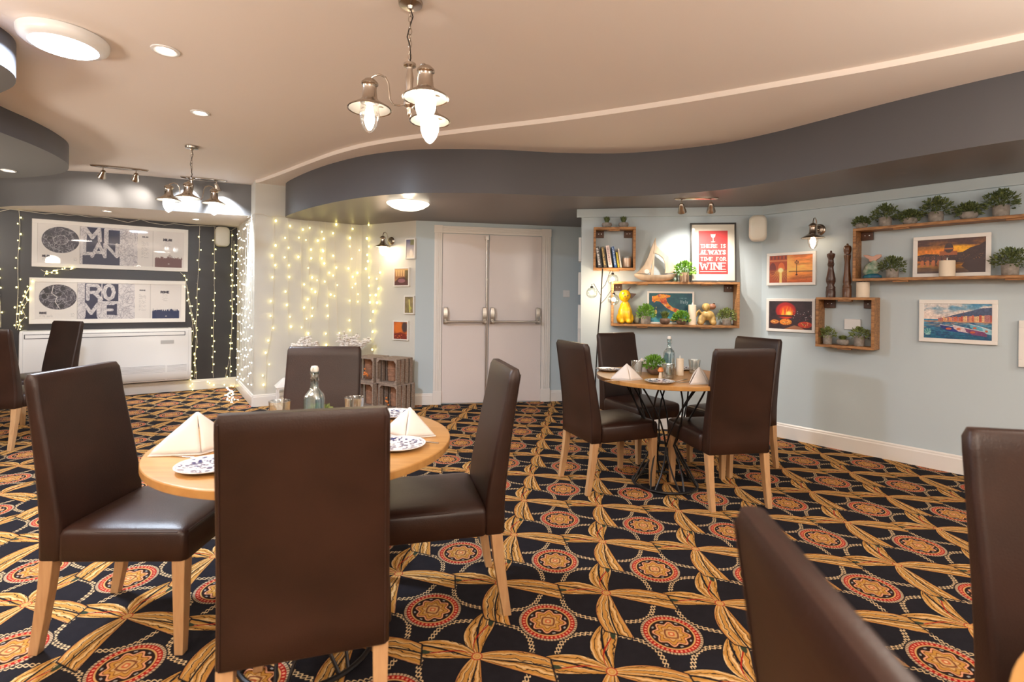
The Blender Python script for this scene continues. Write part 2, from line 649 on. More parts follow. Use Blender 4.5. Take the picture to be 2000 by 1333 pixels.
    col = xmix(lt(r, 0.243) , col, xmix(gt(xsin(th * 56.0), 0.35, 0.5), (0.52, 0.38, 0.24), (0.15, 0.09, 0.06)))
    col = xmix(lt(r, 0.222), col, red)
    dots = lt(xabs(r - 0.203), 0.009, 0.006) * gt(xsin(th * 36.0), 0.1, 0.5)
    col = xmix(dots, col, (0.72, 0.30, 0.17))
    col = xmix(lt(r, 0.186), col, tan)
    col = xmix(lt(r, 0.174), col, (0.025, 0.012, 0.010))
    c8 = X.op('COSINE', th * 8.0)
    gd = lt(xabs(r - 0.152), 0.007, 0.004) * gt(-c8, 0.80, 0.15)
    col = xmix(gd, col, (0.35, 0.33, 0.31))
    st = c8 * 0.017
    col = xmix(lt(r - st, 0.136), col, (0.72, 0.33, 0.18))
    col = xmix(lt(r - st, 0.121), col, (0.20, 0.07, 0.02))
    col = xmix(lt(r - st, 0.112), col, gold)
    col = xmix(lt(r - st * 0.9, 0.086), col, (0.24, 0.09, 0.02))
    col = xmix(lt(r - st * 0.7, 0.077), col, tan)
    sq = xmax(xabs(u), xabs(v)) * 0.6 + r * 0.4
    col = xmix(lt(sq, 0.058), col, (0.20, 0.07, 0.03))
    col = xmix(lt(sq, 0.043), col, tan)
    col = xmix(lt(sq, 0.026), col, (0.52, 0.13, 0.05))
    col = xmix(lt(sq, 0.012), col, pale)
    # pile: lighter and darker tufts
    n = nt.nodes.new('ShaderNodeMix')
    n.data_type = 'RGBA'
    n.blend_type = 'MULTIPLY'
    n.inputs[0].default_value = 1.0
    nt.links.new(col.k, n.inputs[6])
    g = clamp01(NF * 0.9 + 0.95)
    cmb = nt.nodes.new('ShaderNodeCombineColor')
    for i in range(3):
        nt.links.new(g.k, cmb.inputs[i])
    nt.links.new(cmb.outputs[0], n.inputs[7])
    nt.links.new(n.outputs[2], b.inputs['Base Color'])
    bp = nt.nodes.new('ShaderNodeBump')
    bp.inputs['Strength'].default_value = 0.25
    bp.inputs['Distance'].default_value = 0.004
    nt.links.new(nf.outputs['Fac'], bp.inputs['Height'])
    nt.links.new(bp.outputs[0], b.inputs['Normal'])
    return m


M['carpet'] = carpet_material()

# ------------------------------------------------------------------ the room
room_line = [tuple(w.p0) for w in (W_left, W_dark, W_side, W_fairy, W_pics, W_door, W_niche, W_shelf, W_right, W_farright, W_back)]
struct(MB().slab([p for p in reversed(room_line)], -0.05, 0.0).build('floor', M['carpet'], smooth=False),
       'black carpet with gold ribbons and red medallions')
struct(MB().slab([p for p in reversed(room_line)], H1, H1 + 0.1).build('ceiling', M['ceil'], smooth=False), 'pinkish cream ceiling')


def wall(w, name, m, z0=0.0, z1=2.6, t=0.1, ext0=0.0, ext1=0.0):
    b = MB()
    b.box(-ext0, w.L + ext1, 0, t, z0, z1)
    o = b.build(name, m, smooth=False)
    o.location = (w.p0.x, w.p0.y, 0)
    o.rotation_euler = (0, 0, w.rz)
    return struct(o)


wall(W_dark, 'wall_dark_left', M['darkwall'], ext0=0.1, ext1=0.1)
wall(W_side, 'wall_side', M['cream'])
wall(W_fairy, 'wall_fairy_lights', M['cream'], ext1=0.05)
wall(W_pics, 'wall_pictures', M['cream'])
wall(W_door, 'wall_door', M['wall'], ext1=0.1)
wall(W_niche, 'wall_niche', M['wall'])
wall(W_shelf, 'wall_shelves', M['wall'], ext1=0.05)
wall(W_right, 'wall_right', M['wall'], ext0=0.0, ext1=0.1)
wall(W_farright, 'wall_far_right', M['wall'])
wall(W_back, 'wall_back', M['cream'], ext0=0.1, ext1=0.1)
wall(W_left, 'wall_left', M['cream'])


def smooth_curve(pts, n=8):
    P = [Vector(p) for p in pts]
    P = [P[0] * 2 - P[1]] + P + [P[-1] * 2 - P[-2]]
    out = []
    for i in range(1, len(P) - 2):
        for k in range(n):
            t = k / n
            out.append(tuple(0.5 * ((2 * P[i]) + (P[i + 1] - P[i - 1]) * t + (2 * P[i - 1] - 5 * P[i] + 4 * P[i + 1] - P[i + 2]) * t * t
                                    + (3 * P[i] - P[i - 1] - 3 * P[i + 1] + P[i + 2]) * t ** 3)))
    out.append(tuple(P[-2]))
    return out


# lowered strip of ceiling beside the bulkhead
fr_a = W_fairy.pt(0.02)
step = smooth_curve([(-2.86, 5.70), (-2.45, 5.33), (-2.02, 4.93), (-1.55, 4.52), (-1.08, 4.22), (-0.33, 3.91), (0.35, 3.65), (1.0, 3.35), (1.54, 3.06), (2.19, 2.68), (2.9, 2.15), (4.0, 1.2), (5.2, 0.0), (6.0, -1.0)])
outer = [(W_farright.p0.x + .02, -1.0), tuple(W_right.p1), tuple(W_right.p0), tuple(W_shelf.p0), tuple(W_niche.p0), tuple(W_door.p0), tuple(W_pics.p0), tuple(W_fairy.p0)]
struct(MB().slab(step + outer, H0, H1 + 0.01).build('ceiling_lowered', M['ceil'], angle=25), 'lowered strip of cream ceiling along a curved step')

# dark curved bulkhead
fas = smooth_curve([(-2.585, 5.93), (-2.575, 5.72), (-2.03, 5.12), (-1.48, 4.67), (-1.05, 4.45), (-0.67, 4.37), (-0.12, 4.37), (0.40, 4.44), (0.9, 4.44), (1.30, 4.33), (1.70, 4.13),
                    (1.98, 3.85), (2.17, 3.60), (2.42, 3.25), (2.65, 2.97), (2.83, 2.78), (3.4, 2.2), (4.4, 1.3), (5.4, 0.2)])
back = [(6.3, -0.2), tuple(W_right.p1), tuple(W_right.p0), tuple(W_shelf.p0), tuple(W_niche.p0), tuple(W_door.p0), tuple(W_pics.p0)]
poly = fas + back
bm_ = MB()
n_ = len(poly)
bm_.mat(0)
bm_.add([(x, y, HS) for x, y in poly] + [(x, y, H0 + .005) for x, y in poly], [(i, (i + 1) % n_, (i + 1) % n_ + n_, i + n_) for i in range(n_)])
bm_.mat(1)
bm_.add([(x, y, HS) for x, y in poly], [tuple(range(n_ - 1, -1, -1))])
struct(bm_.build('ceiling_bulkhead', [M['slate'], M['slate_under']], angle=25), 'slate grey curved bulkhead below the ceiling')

# bulkhead over the dark wall
pl = smooth_curve([(-5.45, 5.50), (-5.1, 5.46), (-4.75, 5.42), (-4.22, 5.56), (-3.8, 5.74), (-3.11, 6.01)])
pl += [tuple(W_side.pt(0.25)), tuple(W_dark.p1), tuple(W_dark.pt(W_dark.L - 2.45).to_2d())]
pl = [tuple(p)[:2] for p in pl]
n_ = len(pl)
bm_ = MB()
bm_.add([(x, y, 2.215) for x, y in pl] + [(x, y, H1 + .005) for x, y in pl], [(i, (i + 1) % n_, (i + 1) % n_ + n_, i + n_) for i in range(n_)])
bm_.mat(1)
bm_.add([(x, y, 2.215) for x, y in pl], [tuple(range(n_ - 1, -1, -1))])
struct(bm_.build('ceiling_bulkhead_rear', [M['slate_light'], M['ceil']], angle=25), 'grey bulkhead above the charcoal wall')

# scalloped bulkhead at the left of the room
pl = smooth_curve([(-3.6, 0.6), (-2.95, 1.2), (-2.62, 1.9), (-2.56, 2.45), (-2.72, 2.75), (-3.2, 3.02), (-3.45, 3.25), (-3.62, 3.5), (-3.69, 3.86), (-3.78, 4.16), (-3.93, 4.45), (-4.2, 4.72), (-4.6, 4.90), (-5.15, 5.0), (-6.2, 4.95)])
pl += [(-7.5, 4.6), (-7.5, 0.6)]
n_ = len(pl)
bm_ = MB()
bm_.add([(x, y, 2.40) for x, y in pl] + [(x, y, H1 + .005) for x, y in pl], [(i, (i + 1) % n_, (i + 1) % n_ + n_, i + n_) for i in range(n_)])
bm_.mat(1)
bm_.add([(x, y, 2.40) for x, y in pl], [tuple(range(n_ - 1, -1, -1))])
struct(bm_.build('ceiling_bulkhead_scalloped', [M['slate'], M['slate_light']], angle=25), 'grey scalloped bulkhead at the left of the ceiling')


# skirting boards
def skirting(w, name, x0=0.0, x1=None, h=0.135):
    x1 = w.L if x1 is None else x1
    prof = [(0, 0), (-0.018, 0), (-0.018, h * .80), (-0.012, h * .86), (-0.012, h * .93), (-0.004, h), (0, h)]
    b = MB()
    b.loft([[(x0, y, z) for y, z in prof], [(x1, y, z) for y, z in prof]])
    o = b.build(name, M['white'], angle=20)
    o.location = (w.p0.x, w.p0.y, 0)
    o.rotation_euler = (0, 0, w.rz)
    return struct(o)


td0 = W_door.at(846, 700)[0]
td1 = W_door.at(1073, 700)[0]
skirting(W_dark, 'baseboard_dark_left')
skirting(W_side, 'baseboard_side')
skirting(W_fairy, 'baseboard_fairy_lights')
skirting(W_pics, 'baseboard_pictures')
skirting(W_door, 'baseboard_door_left', 0, td0)
skirting(W_door, 'baseboard_door_right', td1, W_door.L)
skirting(W_niche, 'baseboard_niche')
skirting(W_shelf, 'baseboard_shelves')
skirting(W_right, 'baseboard_right')

# flat band under the bulkhead
for w, nm, e in ((W_shelf, 'trim_1', 0.05), (W_right, 'trim_2', 0.0)):
    b = MB().box(-e, w.L, -0.022, 0, HS - 0.085, HS)
    o = b.build(nm, M['wall'], smooth=False, bevel=0.004)
    o.location = (w.p0.x, w.p0.y, 0)
    o.rotation_euler = (0, 0, w.rz)
    struct(o)

# ------------------------------------------------------------------ double door


def on_wall(o, w, t, off=0.0, z=0.0):
    p = w.pt(t, off, z)
    o.location = p
    o.rotation_euler = (0, 0, w.rz)
    return o


t0, t1, tm = W_door.at(861.5, 700)[0], W_door.at(1056, 700)[0], W_door.at(954, 600)[0]
DH = 2.035
b = MB()
for (xa, xb) in ((td0, t0), (t1, td1)):
    b.box(xa, xb, -0.022, 0, 0.0, DH + 0.085)
    for k in range(3):
        xc = xa + (xb - xa) * (0.3 + 0.2 * k)
        b.box(xc - 0.004, xc + 0.004, -0.028, -0.02, 0.16, DH)
    b.box(xa - 0.004, xb + 0.004, -0.03, 0, 0.0, 0.16)
    b.box(xa - 0.004, xb + 0.004, -0.03, 0, DH, DH + 0.09)
b.box(t0, t1, -0.022, 0, DH, DH + 0.085)
for k in range(3):
    zc = DH + 0.085 * (0.3 + 0.2 * k)
    b.box(t0, t1, -0.028, -0.02, zc - 0.004, zc + 0.004)
o = b.build('trim_3', M['white'], smooth=False, bevel=0.003)
on_wall(o, W_door, 0)
struct(o, 'white fluted door surround')


def door_leaf(name, xa, xb, rod, label):
    w = xb - xa
    leaf = MB().box(0.004, w - 0.004, -0.012, 0.0, 0.012, DH - 0.005).build(name, M['door'], smooth=False, bevel=0.003)
    on_wall(leaf, W_door, xa)
    struct(leaf, label)
    bar = MB()
    bar.tube([(0.03, -0.085, 0.985), (w - 0.05, -0.085, 0.985)], 0.013, 12)
    bar.build('panic_bar', M['steel'], leaf)
    for k, xc in enumerate((0.045, w - 0.05)):
        h = MB()
        ring = lambda z, s: [(xc - 0.028 * s, -0.012, z), (xc + 0.028 * s, -0.012, z), (xc + 0.026 * s, -0.055 * s, z), (xc - 0.026 * s, -0.055 * s, z)]
        h.loft([ring(0.955, .9), ring(0.965, 1), ring(1.10, 1), ring(1.155, .8)])
        h.cyl((xc, -0.055, 0.985), (xc, -0.095, 0.985), 0.021)
        h.build('bar_housing', M['steel'], leaf, bevel=0.004)
    if rod:
        r = MB()
        r.cyl((w - 0.03, -0.028, 0.06), (w - 0.03, -0.028, DH - 0.04), 0.009)
        r.box(w - 0.05, w - 0.01, -0.045, -0.012, DH - 0.07, DH - 0.03)
        r.box(w - 0.045, w - 0.015, -0.04, -0.012, 1.48, 1.50)
        r.box(w - 0.045, w - 0.015, -0.04, -0.012, 0.05, 0.09)
        r.build('vertical_bolt', M['steel'], leaf)
    return leaf


door_leaf('door_1', t0, tm, True, 'white door leaf with vertical bolt')
door_leaf('door_2', tm, t1, False, 'white door leaf at the right')
tt, zz = W_door.at(1106, 574)
sw = MB().box(-0.043, 0.043, -0.01, 0, -0.043, 0.043).build('light_switch', M['whiteplastic'], bevel=0.003)
on_wall(sw, W_door, tt, 0, zz)
tag(sw, 'small white light switch on the wall right of the double door', 'switch')
MB().box(-0.010, 0.010, -0.015, -0.009, -0.014, 0.014).build('rocker', M['whiteplastic'], sw, bevel=0.001)

# ------------------------------------------------------------------ dining chairs


def rrect(x0, x1, y0, y1, z, r, n=4):
    pts = []
    for cx, cy, a0 in ((x1 - r, y0 + r, -PI / 2), (x1 - r, y1 - r, 0), (x0 + r, y1 - r, PI / 2), (x0 + r, y0 + r, PI)):
        for k in range(n + 1):
            a = a0 + PI / 2 * k / n
            pts.append((cx + r * math.cos(a), cy + r * math.sin(a), z))
    return pts


def make_chair():
    t = thing('dining_chair', 'chair', 'chair')
    # backrest: rear face leans back, front face dished
    rings = []
    zs = [0.328, 0.333, 0.40, 0.47, 0.55, 0.65, 0.75, 0.85, 0.92, 0.952, 0.966, 0.972]
    for z in zs:
        k = max(0.0, (z - 0.44) / 0.53)
        yr = -0.238 - 0.066 * k ** 1.3
        th = 0.078 - 0.030 * min(1, k * 1.3)
        hw = 0.208 - 0.006 * k
        e = 0.0
        if z > 0.95:
            e = (z - 0.95) / 0.022 * 0.009
        if z < 0.330:
            e = 0.004
        bow = 0.010 * math.sin(PI * min(1, k))
        ring = rrect(-hw + e, hw - e, yr + e, yr + th - e, z, max(0.006, 0.017 - e * .5))
        ring = [(x, y - (bow * (1 - (x / hw) ** 2) if y > yr + th / 2 else -0.0), zz) for x, y, zz in ring]
        rings.append(ring)
    MB().loft(rings).build('backrest', M['leather'], t, angle=60)
    # seat
    rings = []
    for z, e, r in ((0.332, 0.004, 0.02), (0.336, 0, 0.022), (0.39, 0, 0.022), (0.420, 0.001, 0.022), (0.434, 0.006, 0.024), (0.443, 0.02, 0.03), (0.450, 0.06, 0.04), (0.455, 0.12, 0.05)):
        rings.append(rrect(-0.218 + e, 0.218 - e, -0.165 + e * .5, 0.272 - e, z, r))
    MB().loft(rings).build('seat', M['leather'], t, angle=60)
    # seams
    b = MB()
    for sx in (-1, 1):
        pa = []
        for z in zs[1:-2]:
            k = max(0.0, (z - 0.44) / 0.53)
            pa.append((sx * (0.208 - 0.006 * k - 0.012), -0.238 - 0.066 * k ** 1.3 - 0.0005, z))
        b.tube(pa, 0.0018, 5)
    for sx in (-1, 1):
        b.tube([(sx * 0.206, -0.14, 0.4330), (sx * 0.2125, 0.0, 0.4330), (sx * 0.2125, 0.24, 0.4330)], 0.0022, 5)
    b.tube([(-0.195, 0.2665, 0.4330), (0.195, 0.2665, 0.4330)], 0.0022, 5)
    b.build('seam', M['seam'], t)
    # legs
    for sx in (-1, 1):
        f = MB()
        rr = []
        for z, h in ((0.0, 0.0150), (0.15, 0.0185), (0.335, 0.0225)):
            cx, cy = sx * 0.190, 0.243
            rr.append([(cx - h, cy - h, z), (cx + h, cy - h, z), (cx + h, cy + h, z), (cx - h, cy + h, z)])
        f.loft(rr).build('leg', M['oak'], t, bevel=0.002, smooth=False)
        f = MB()
        rr = []
        for z, h in ((0.0, 0.016), (0.11, 0.0185), (0.23, 0.0205), (0.331, 0.0225)):
            cx, cy = sx * 0.186, -0.208 - 0.048 * (1 - z / 0.335) ** 1.3
            rr.append([(cx - h * .9, cy - h, z), (cx + h * .9, cy - h, z), (cx + h * .9, cy + h, z), (cx - h * .9, cy + h, z)])
        f.loft(rr).build('leg', M['oak'], t, bevel=0.002, smooth=False)
    return t


def face(fx, fy):
    return math.atan2(-fx, fy)


CHAIRS = [
    # x, y, facing, label, group
    (-0.584, 1.512, (-0.285, 0.958), 'brown leather dining chair seen squarely from behind, nearest one at the front round table', 'chairs at the front round table'),
    (-1.395, 1.950, (1.0, 0.03), 'brown leather dining chair on the left side of the front round table', 'chairs at the front round table'),
    (-0.300, 2.125, (-0.97, -0.24), 'brown leather dining chair on the right side of the front round table', 'chairs at the front round table'),
    (-1.030, 2.600, (0.12, -0.99), 'brown leather dining chair behind the bottle of the front table, facing the camera', 'chairs at the front round table'),
    (0.667, 3.503, (0.93, 0.37), 'brown leather dining chair at the left of the rear table, side on near the door', 'chairs at the rear round table'),
    (1.350, 3.290, (-0.165, 0.986), 'brown leather dining chair seen from behind at the front of the rear table', 'chairs at the rear round table'),
    (1.040, 4.170, (0.45, -0.89), 'brown leather dining chair beside the floor lamp, behind the rear table', 'chairs at the rear round table'),
    (1.700, 3.870, (-0.90, -0.43), 'brown leather dining chair mostly hidden behind the nearer chair, by the right wall', 'chairs at the rear round table'),
    (0.582, 0.462, (0.992, -0.125), 'blurred brown leather chair cut by the bottom edge, closest to the camera', 'chairs at the corner table'),
    (1.165, 0.825, (-0.2, -0.98), 'brown leather chair cut by the right-hand edge, in front of the right wall', 'chairs at the corner table'),
    (-4.20, 4.26, (-0.10, 0.995), 'brown leather dining chair cut by the left-hand edge of the view', 'far left chairs'),
    (-4.79, 5.10, (-0.24, -0.97), 'brown leather dining chair in front of the white air conditioning unit', 'far left chairs'),
]
chair0 = make_chair()
for i, (x, y, f, lab, grp) in enumerate(CHAIRS):
    if i == 0:
        c = chair0
        c.location = (x, y, 0)
        c.rotation_euler = (0, 0, face(*f))
        c['label'], c['group'] = lab, grp
    else:
        copy_thing(chair0, lab, (x, y, 0), face(*f), grp)

# ------------------------------------------------------------------ round tables
TZ = 0.745
TR = 0.495


def make_table():
    t = thing('round_table', 'table', 'table')
    pr = [(0.0, TZ - 0.028), (TR - 0.006, TZ - 0.028), (TR - 0.001, TZ - 0.026), (TR, TZ - 0.022), (TR, TZ - 0.004), (TR - 0.002, TZ - 0.001), (TR - 0.006, TZ), (0.0, TZ)]
    b = MB()
    b.loft([[(r * math.cos(2 * PI * i / 96), r * math.sin(2 * PI * i / 96), z) for i in range(96)] for r, z in pr[1:-1]])
    b.build('tabletop', M['tabletop'], t, angle=30)
    # black wire base: bent rods between two rings
    b = MB()
    for k in range(33):
        pass
    ringp = [(0.225 * math.cos(2 * PI * k / 40), 0.225 * math.sin(2 * PI * k / 40), 0.012) for k in range(41)]
    b.tube(ringp, 0.009, 8)
    b.build('base_ring', M['blackmetal'], t)
    b = MB()
    b.lathe([(0.001, TZ - 0.036), (0.26, TZ - 0.036), (0.26, TZ - 0.029), (0.001, TZ - 0.029)], seg=32)
    b.build('top_plate', M['blackmetal'], t)
    for k in range(14):
        a = 2 * PI * k / 14
        tw = 1.05 if k % 2 == 0 else -1.05
        P = []
        for s in range(9):
            u = s / 8
            # from top (u=0) to the floor ring (u=1)
            z = (TZ - 0.035) * (1 - u) + 0.014 * u
            if u < 0.62:
                q = u / 0.62
                r = 0.30 * (1 - q) + 0.070 * q
            else:
                q = (u - 0.62) / 0.38
                r = 0.070 * (1 - q) + 0.222 * q
            ang = a + tw * u
            P.append((r * math.cos(ang), r * math.sin(ang), z))
        MB().tube(P, 0.0062, 7).build('rod', M['blackmetal'], t)
    return t


tab0 = make_table()
T1, T2, T3 = (-0.715, 1.805), (1.06, 3.46), (1.01, 0.315)
tab0.location = (*T1, 0)
tab0['label'] = 'round oak table at the front, laid with blue patterned plates and napkins'
tab0['group'] = 'round oak tables'
rt_ = copy_thing(tab0, 'round oak table at the rear, on black bent wire legs in front of the shelves', (*T2, 0), 0.25)
rt_.scale = (0.945, 0.945, 1)
copy_thing(tab0, 'round oak table cut by the lower right-hand corner of the view', (*T3, 0), 0.6)

# ------------------------------------------------------------------ crockery, napkins, glasses


def plate_mat():
    m, nt, out = new_mat('blue and white patterned china')
    b = nt.nodes.new('ShaderNodeBsdfPrincipled')
    b.inputs['Roughness'].default_value = 0.15
    b.inputs['Base Color'].default_value = (0.8, 0.8, 0.8, 1)
    nt.links.new(b.outputs[0], out.inputs[0])
    X.nt = nt
    tc = nt.nodes.new('ShaderNodeTexCoord')
    vo = nt.nodes.new('ShaderNodeTexVoronoi')
    vo.inputs['Scale'].default_value = 62
    nt.links.new(tc.outputs['Object'], vo.inputs['Vector'])
    n = nt.nodes.new('ShaderNodeTexNoise')
    n.inputs['Scale'].default_value = 75
    n.inputs['Detail'].default_value = 2
    nt.links.new(tc.outputs['Object'], n.inputs['Vector'])
    sep = nt.nodes.new('ShaderNodeSeparateXYZ')
    nt.links.new(tc.outputs['Object'], sep.inputs[0])
    x, y = X(sep.outputs[0]), X(sep.outputs[1])
    r = X.op('SQRT', x * x + y * y)
    f = lt(X(vo.outputs['Distance']), 0.50, 0.08) * gt(X(n.outputs['Fac']), 0.42, 0.05)
    ring = lt(xabs(r - 0.0835), 0.0007, 0.0005)
    f = xmax(f * lt(r, 0.081, 0.001), ring)
    c = xmix(f, (0.80, 0.79, 0.78), (0.02, 0.03, 0.13))
    nt.links.new(c.k, b.inputs['Base Color'])
    return m


M['china'] = plate_mat()
pl0 = MB().lathe([(0.0005, 0.002), (0.045, 0.002), (0.05, 0.0), (0.055, 0.002), (0.075, 0.008), (0.089, 0.0125), (0.0905, 0.0145), (0.088, 0.0145), (0.072, 0.0095), (0.056, 0.0065), (0.0005, 0.006)], seg=48).build('side_plate', M['china'])
PLATES = [
    (-0.885, 1.485, 'blue and white patterned side plate left of the nearest chair back', 0.3),
    (-0.380, 1.715, 'blue and white patterned side plate right of the nearest chair back', 1.3),
    (-0.505, 2.170, 'blue patterned side plate peeping out behind the right-hand napkin of the front table', 2.2),
    (-0.985, 2.085, 'blue patterned side plate on the far side of the front table, behind the tumbler', 0.7),
    (0.920, 3.130, 'blue patterned side plate at the near edge of the rear table', 0.1),
    (0.705, 3.655, 'blue patterned side plate on the rear table, half behind the napkin by the side-on chair', 1.9),
    (1.290, 3.740, 'blue patterned side plate at the far side of the rear table, behind the candle', 2.9),
]
for i, (x, y, lab, rz) in enumerate(PLATES):
    o = pl0 if i == 0 else pl0.copy()
    if i:
        COL.objects.link(o)
    tag(o, lab, 'plate', 'blue patterned side plates')
    o.location = (x, y, TZ)
    o.rotation_euler = (0, 0, rz)


def make_napkin():
    """a square folded to a standing peak: two curved flaps meeting in a ridge"""
    b = MB()
    n = 9
    apex = Vector((0, 0, 0.098))

    def flap(p0, p1, bulge, y0):
        # triangle apex, p0, p1 with a soft outward curve
        vs_, fs_ = [], []
        for i in range(n + 1):
            u = i / n
            for j in range(n + 1):
                w = j / n
                base = Vector(p0) * (1 - w) + Vector(p1) * w
                q = apex * (1 - u) + base * u
                q = q + Vector(bulge) * math.sin(PI * u) * math.sin(PI * (0.1 + 0.8 * w)) * 1.0
                vs_.append(tuple(q))
        for i in range(n):
            for j in range(n):
                a = i * (n + 1) + j
                fs_.append((a, a + 1, a + n + 2, a + n + 1))
        b.add(vs_, fs_)
    flap((-0.100, -0.028, 0.004), (0.018, -0.058, 0.004), (-0.003, -0.010, 0.002), 0)
    flap((0.018, -0.058, 0.004), (0.098, 0.012, 0.004), (0.006, -0.008, 0.002), 0)
    flap((-0.100, -0.020, 0.009), (-0.010, 0.052, 0.002), (-0.010, 0.004, 0.002), 0)
    o = b.build('napkin', M['linen'], angle=50)
    md = o.modifiers.new('thick', 'SOLIDIFY')
    md.thickness = 0.0035
    h = MB()
    h.loft([[(-0.104, -0.034, z), (0.018, -0.066, z), (0.02, -0.05, z), (-0.098, -0.02, z)] for z in (0.0, 0.0035)])
    h.loft([[(0.018, -0.066, z), (0.106, 0.008, z), (0.098, 0.018, z), (0.02, -0.05, z)] for z in (0.0, 0.0035)])
    h.build('hem', M['linen'], o, smooth=False, bevel=0.001)
    return o


nap0 = make_napkin()
NAPKINS = [
    (-1.035, 1.665, 0.42, 1.22, 'folded white napkin standing at the left side of the front table'),
    (-0.375, 1.875, -0.35, 1.0, 'folded white napkin standing at the right side of the front table'),
    (0.745, 3.255, -0.15, 1.0, 'folded white napkin at the near left of the rear table'),
    (1.165, 3.135, 0.45, 1.0, 'folded white napkin half hidden by the chair back at the rear table'),
    (0.940, 3.640, 0.2, 0.95, 'folded white napkin behind the plant and tumbler on the rear table'),
]
for i, (x, y, rz, s, lab) in enumerate(NAPKINS):
    o = nap0 if i == 0 else copy_thing(nap0)
    tag(o, lab, 'napkin', 'folded white napkins')
    o.location = (x, y, TZ + 0.001)
    o.rotation_euler = (0, 0, rz)
    o.scale = (s, s, s)

# cutlery
kn = MB().box(-0.004, 0.004, -0.10, -0.01, 0, 0.003)
kn.loft([[(-0.004, -0.01, z), (0.006, -0.01, z), (0.0065, 0.08, z), (0.0, 0.105, z), (-0.004, 0.1, z)] for z in (0.0005, 0.0022)])
knife0 = kn.build('knife', M['cutlery'], smooth=False, bevel=0.0008)
fk = MB().box(-0.0035, 0.0035, -0.10, 0.03, 0, 0.0025)
fk.loft([[(-0.0035, 0.03, z), (0.0035, 0.03, z), (0.011, 0.05, z), (-0.011, 0.05, z)] for z in (0.0005, 0.0025)])
for k in range(4):
    xx = -0.0105 + k * 0.0058
    fk.box(xx, xx + 0.0033, 0.05, 0.095, 0.0005, 0.0025)
fork0 = fk.build('fork', M['cutlery'], smooth=False, bevel=0.0006)
CUT = [('f', -1.04, 1.585, 1.38, 'fork under the near edge of the left-hand napkin, front table'),
       ('k', -0.345, 1.79, 1.25, 'knife lying between the right-hand napkin and plate, front table'),
       ('k', 1.075, 3.21, 2.35, 'knife beside the near tumbler on the rear table'),
       ('f', 1.125, 3.175, 2.0, 'fork at the tip of the half hidden napkin, rear table'),
       ('k', 0.685, 3.19, 1.85, 'knife under the near left napkin of the rear table')]
used = set()
for kd, x, y, rz, lab in CUT:
    src = knife0 if kd == 'k' else fork0
    if kd in used:
        o = src.copy()
        COL.objects.link(o)
    else:
        o = src
        used.add(kd)
    tag(o, lab, 'knife' if kd == 'k' else 'fork', 'table cutlery')
    o.location = (x, y, TZ + 0.0005)
    o.rotation_euler = (0, 0, rz)

tb = MB().lathe([(0.0005, 0.0), (0.030, 0.0), (0.032, 0.004), (0.0355, 0.05), (0.040, 0.094), (0.041, 0.098), (0.0395, 0.0995), (0.038, 0.096), (0.0335, 0.05), (0.030, 0.012), (0.0005, 0.010)], seg=28)
tum0 = tb.build('tumbler', M['tumbler'])
TUMB = [
    (-0.905, 1.975, 'clear glass tumbler left of the bottle on the front table'),
    (-0.640, 2.065, 'clear glass tumbler right of the bottle on the front table'),
    (0.855, 3.430, 'clear tumbler left of the plant on the rear table'),
    (1.025, 3.290, 'clear tumbler in front of the blue bottle on the rear table'),
    (1.285, 3.540, 'clear tumbler right of the candle on the rear table'),
]
for i, (x, y, lab) in enumerate(TUMB):
    o = tum0 if i == 0 else tum0.copy()
    if i:
        COL.objects.link(o)
    tag(o, lab, 'glass', 'tumblers on the tables')
    o.location = (x, y, TZ)


def make_bottle():
    t = thing('swing_top_bottle', 'b', 'bottle')
    def sq(r, z, k):      # squarish to round
        pts = []
        for i in range(24):
            a = 2 * PI * i / 24
            p = 5.0 * k + 2.0 * (1 - k)
            ca, sa = abs(math.cos(a)) ** p, abs(math.sin(a)) ** p
            rr = r / (ca + sa) ** (1 / p)
            pts.append((rr * math.cos(a), rr * math.sin(a), z))
        return pts
    o = [(0.028, 0.0, 1), (0.0325, 0.006, 1), (0.0335, 0.08, 1), (0.0335, 0.150, 1), (0.030, 0.166, .7), (0.020, 0.180, .2), (0.0155, 0.19, 0), (0.0140, 0.21, 0), (0.0140, 0.232, 0), (0.0165, 0.236, 0), (0.0165, 0.246, 0)]
    rings = [sq(*q) for q in o]
    inn = [sq(r - 0.003, z + 0.002, k) for r, z, k in reversed(o)]
    MB().loft(rings + inn[:-1] + [sq(0.026, 0.006, 1)], cap0=True, cap1=True).build('glass_body', M['blueglass'], t, angle=50)
    MB().lathe([(0.0005, 0.244), (0.013, 0.244), (0.0145, 0.250), (0.0145, 0.258), (0.011, 0.265), (0.0005, 0.267)], seg=18).build('ceramic_stopper', M['ceramic'], t)
    b = MB()
    for sx in (-1, 1):
        b.tube([(0.0, sx * 0.0155, 0.262), (0.0, sx * 0.0185, 0.252), (0.004, sx * 0.0185, 0.232), (0.010, sx * 0.0165, 0.218), (0.0155, 0, 0.212)], 0.0011, 6)
        b.tube([(0.0, sx * 0.0185, 0.24), (-0.005, sx * 0.017, 0.226), (-0.015, 0, 0.222)], 0.0011, 6)
    b.build('wire_clasp', M['cutlery'], t)
    return t


bt = make_bottle()
bt.location = (-0.688, 1.765, TZ)
bt.scale = (0.92, 0.92, 1.0)
bt['label'] = 'blue glass swing-top bottle on the front table'
bt['group'] = 'swing-top bottles'
copy_thing(bt, 'blue glass swing-top bottle on the rear table', (1.085, 3.47, TZ), 0.6)


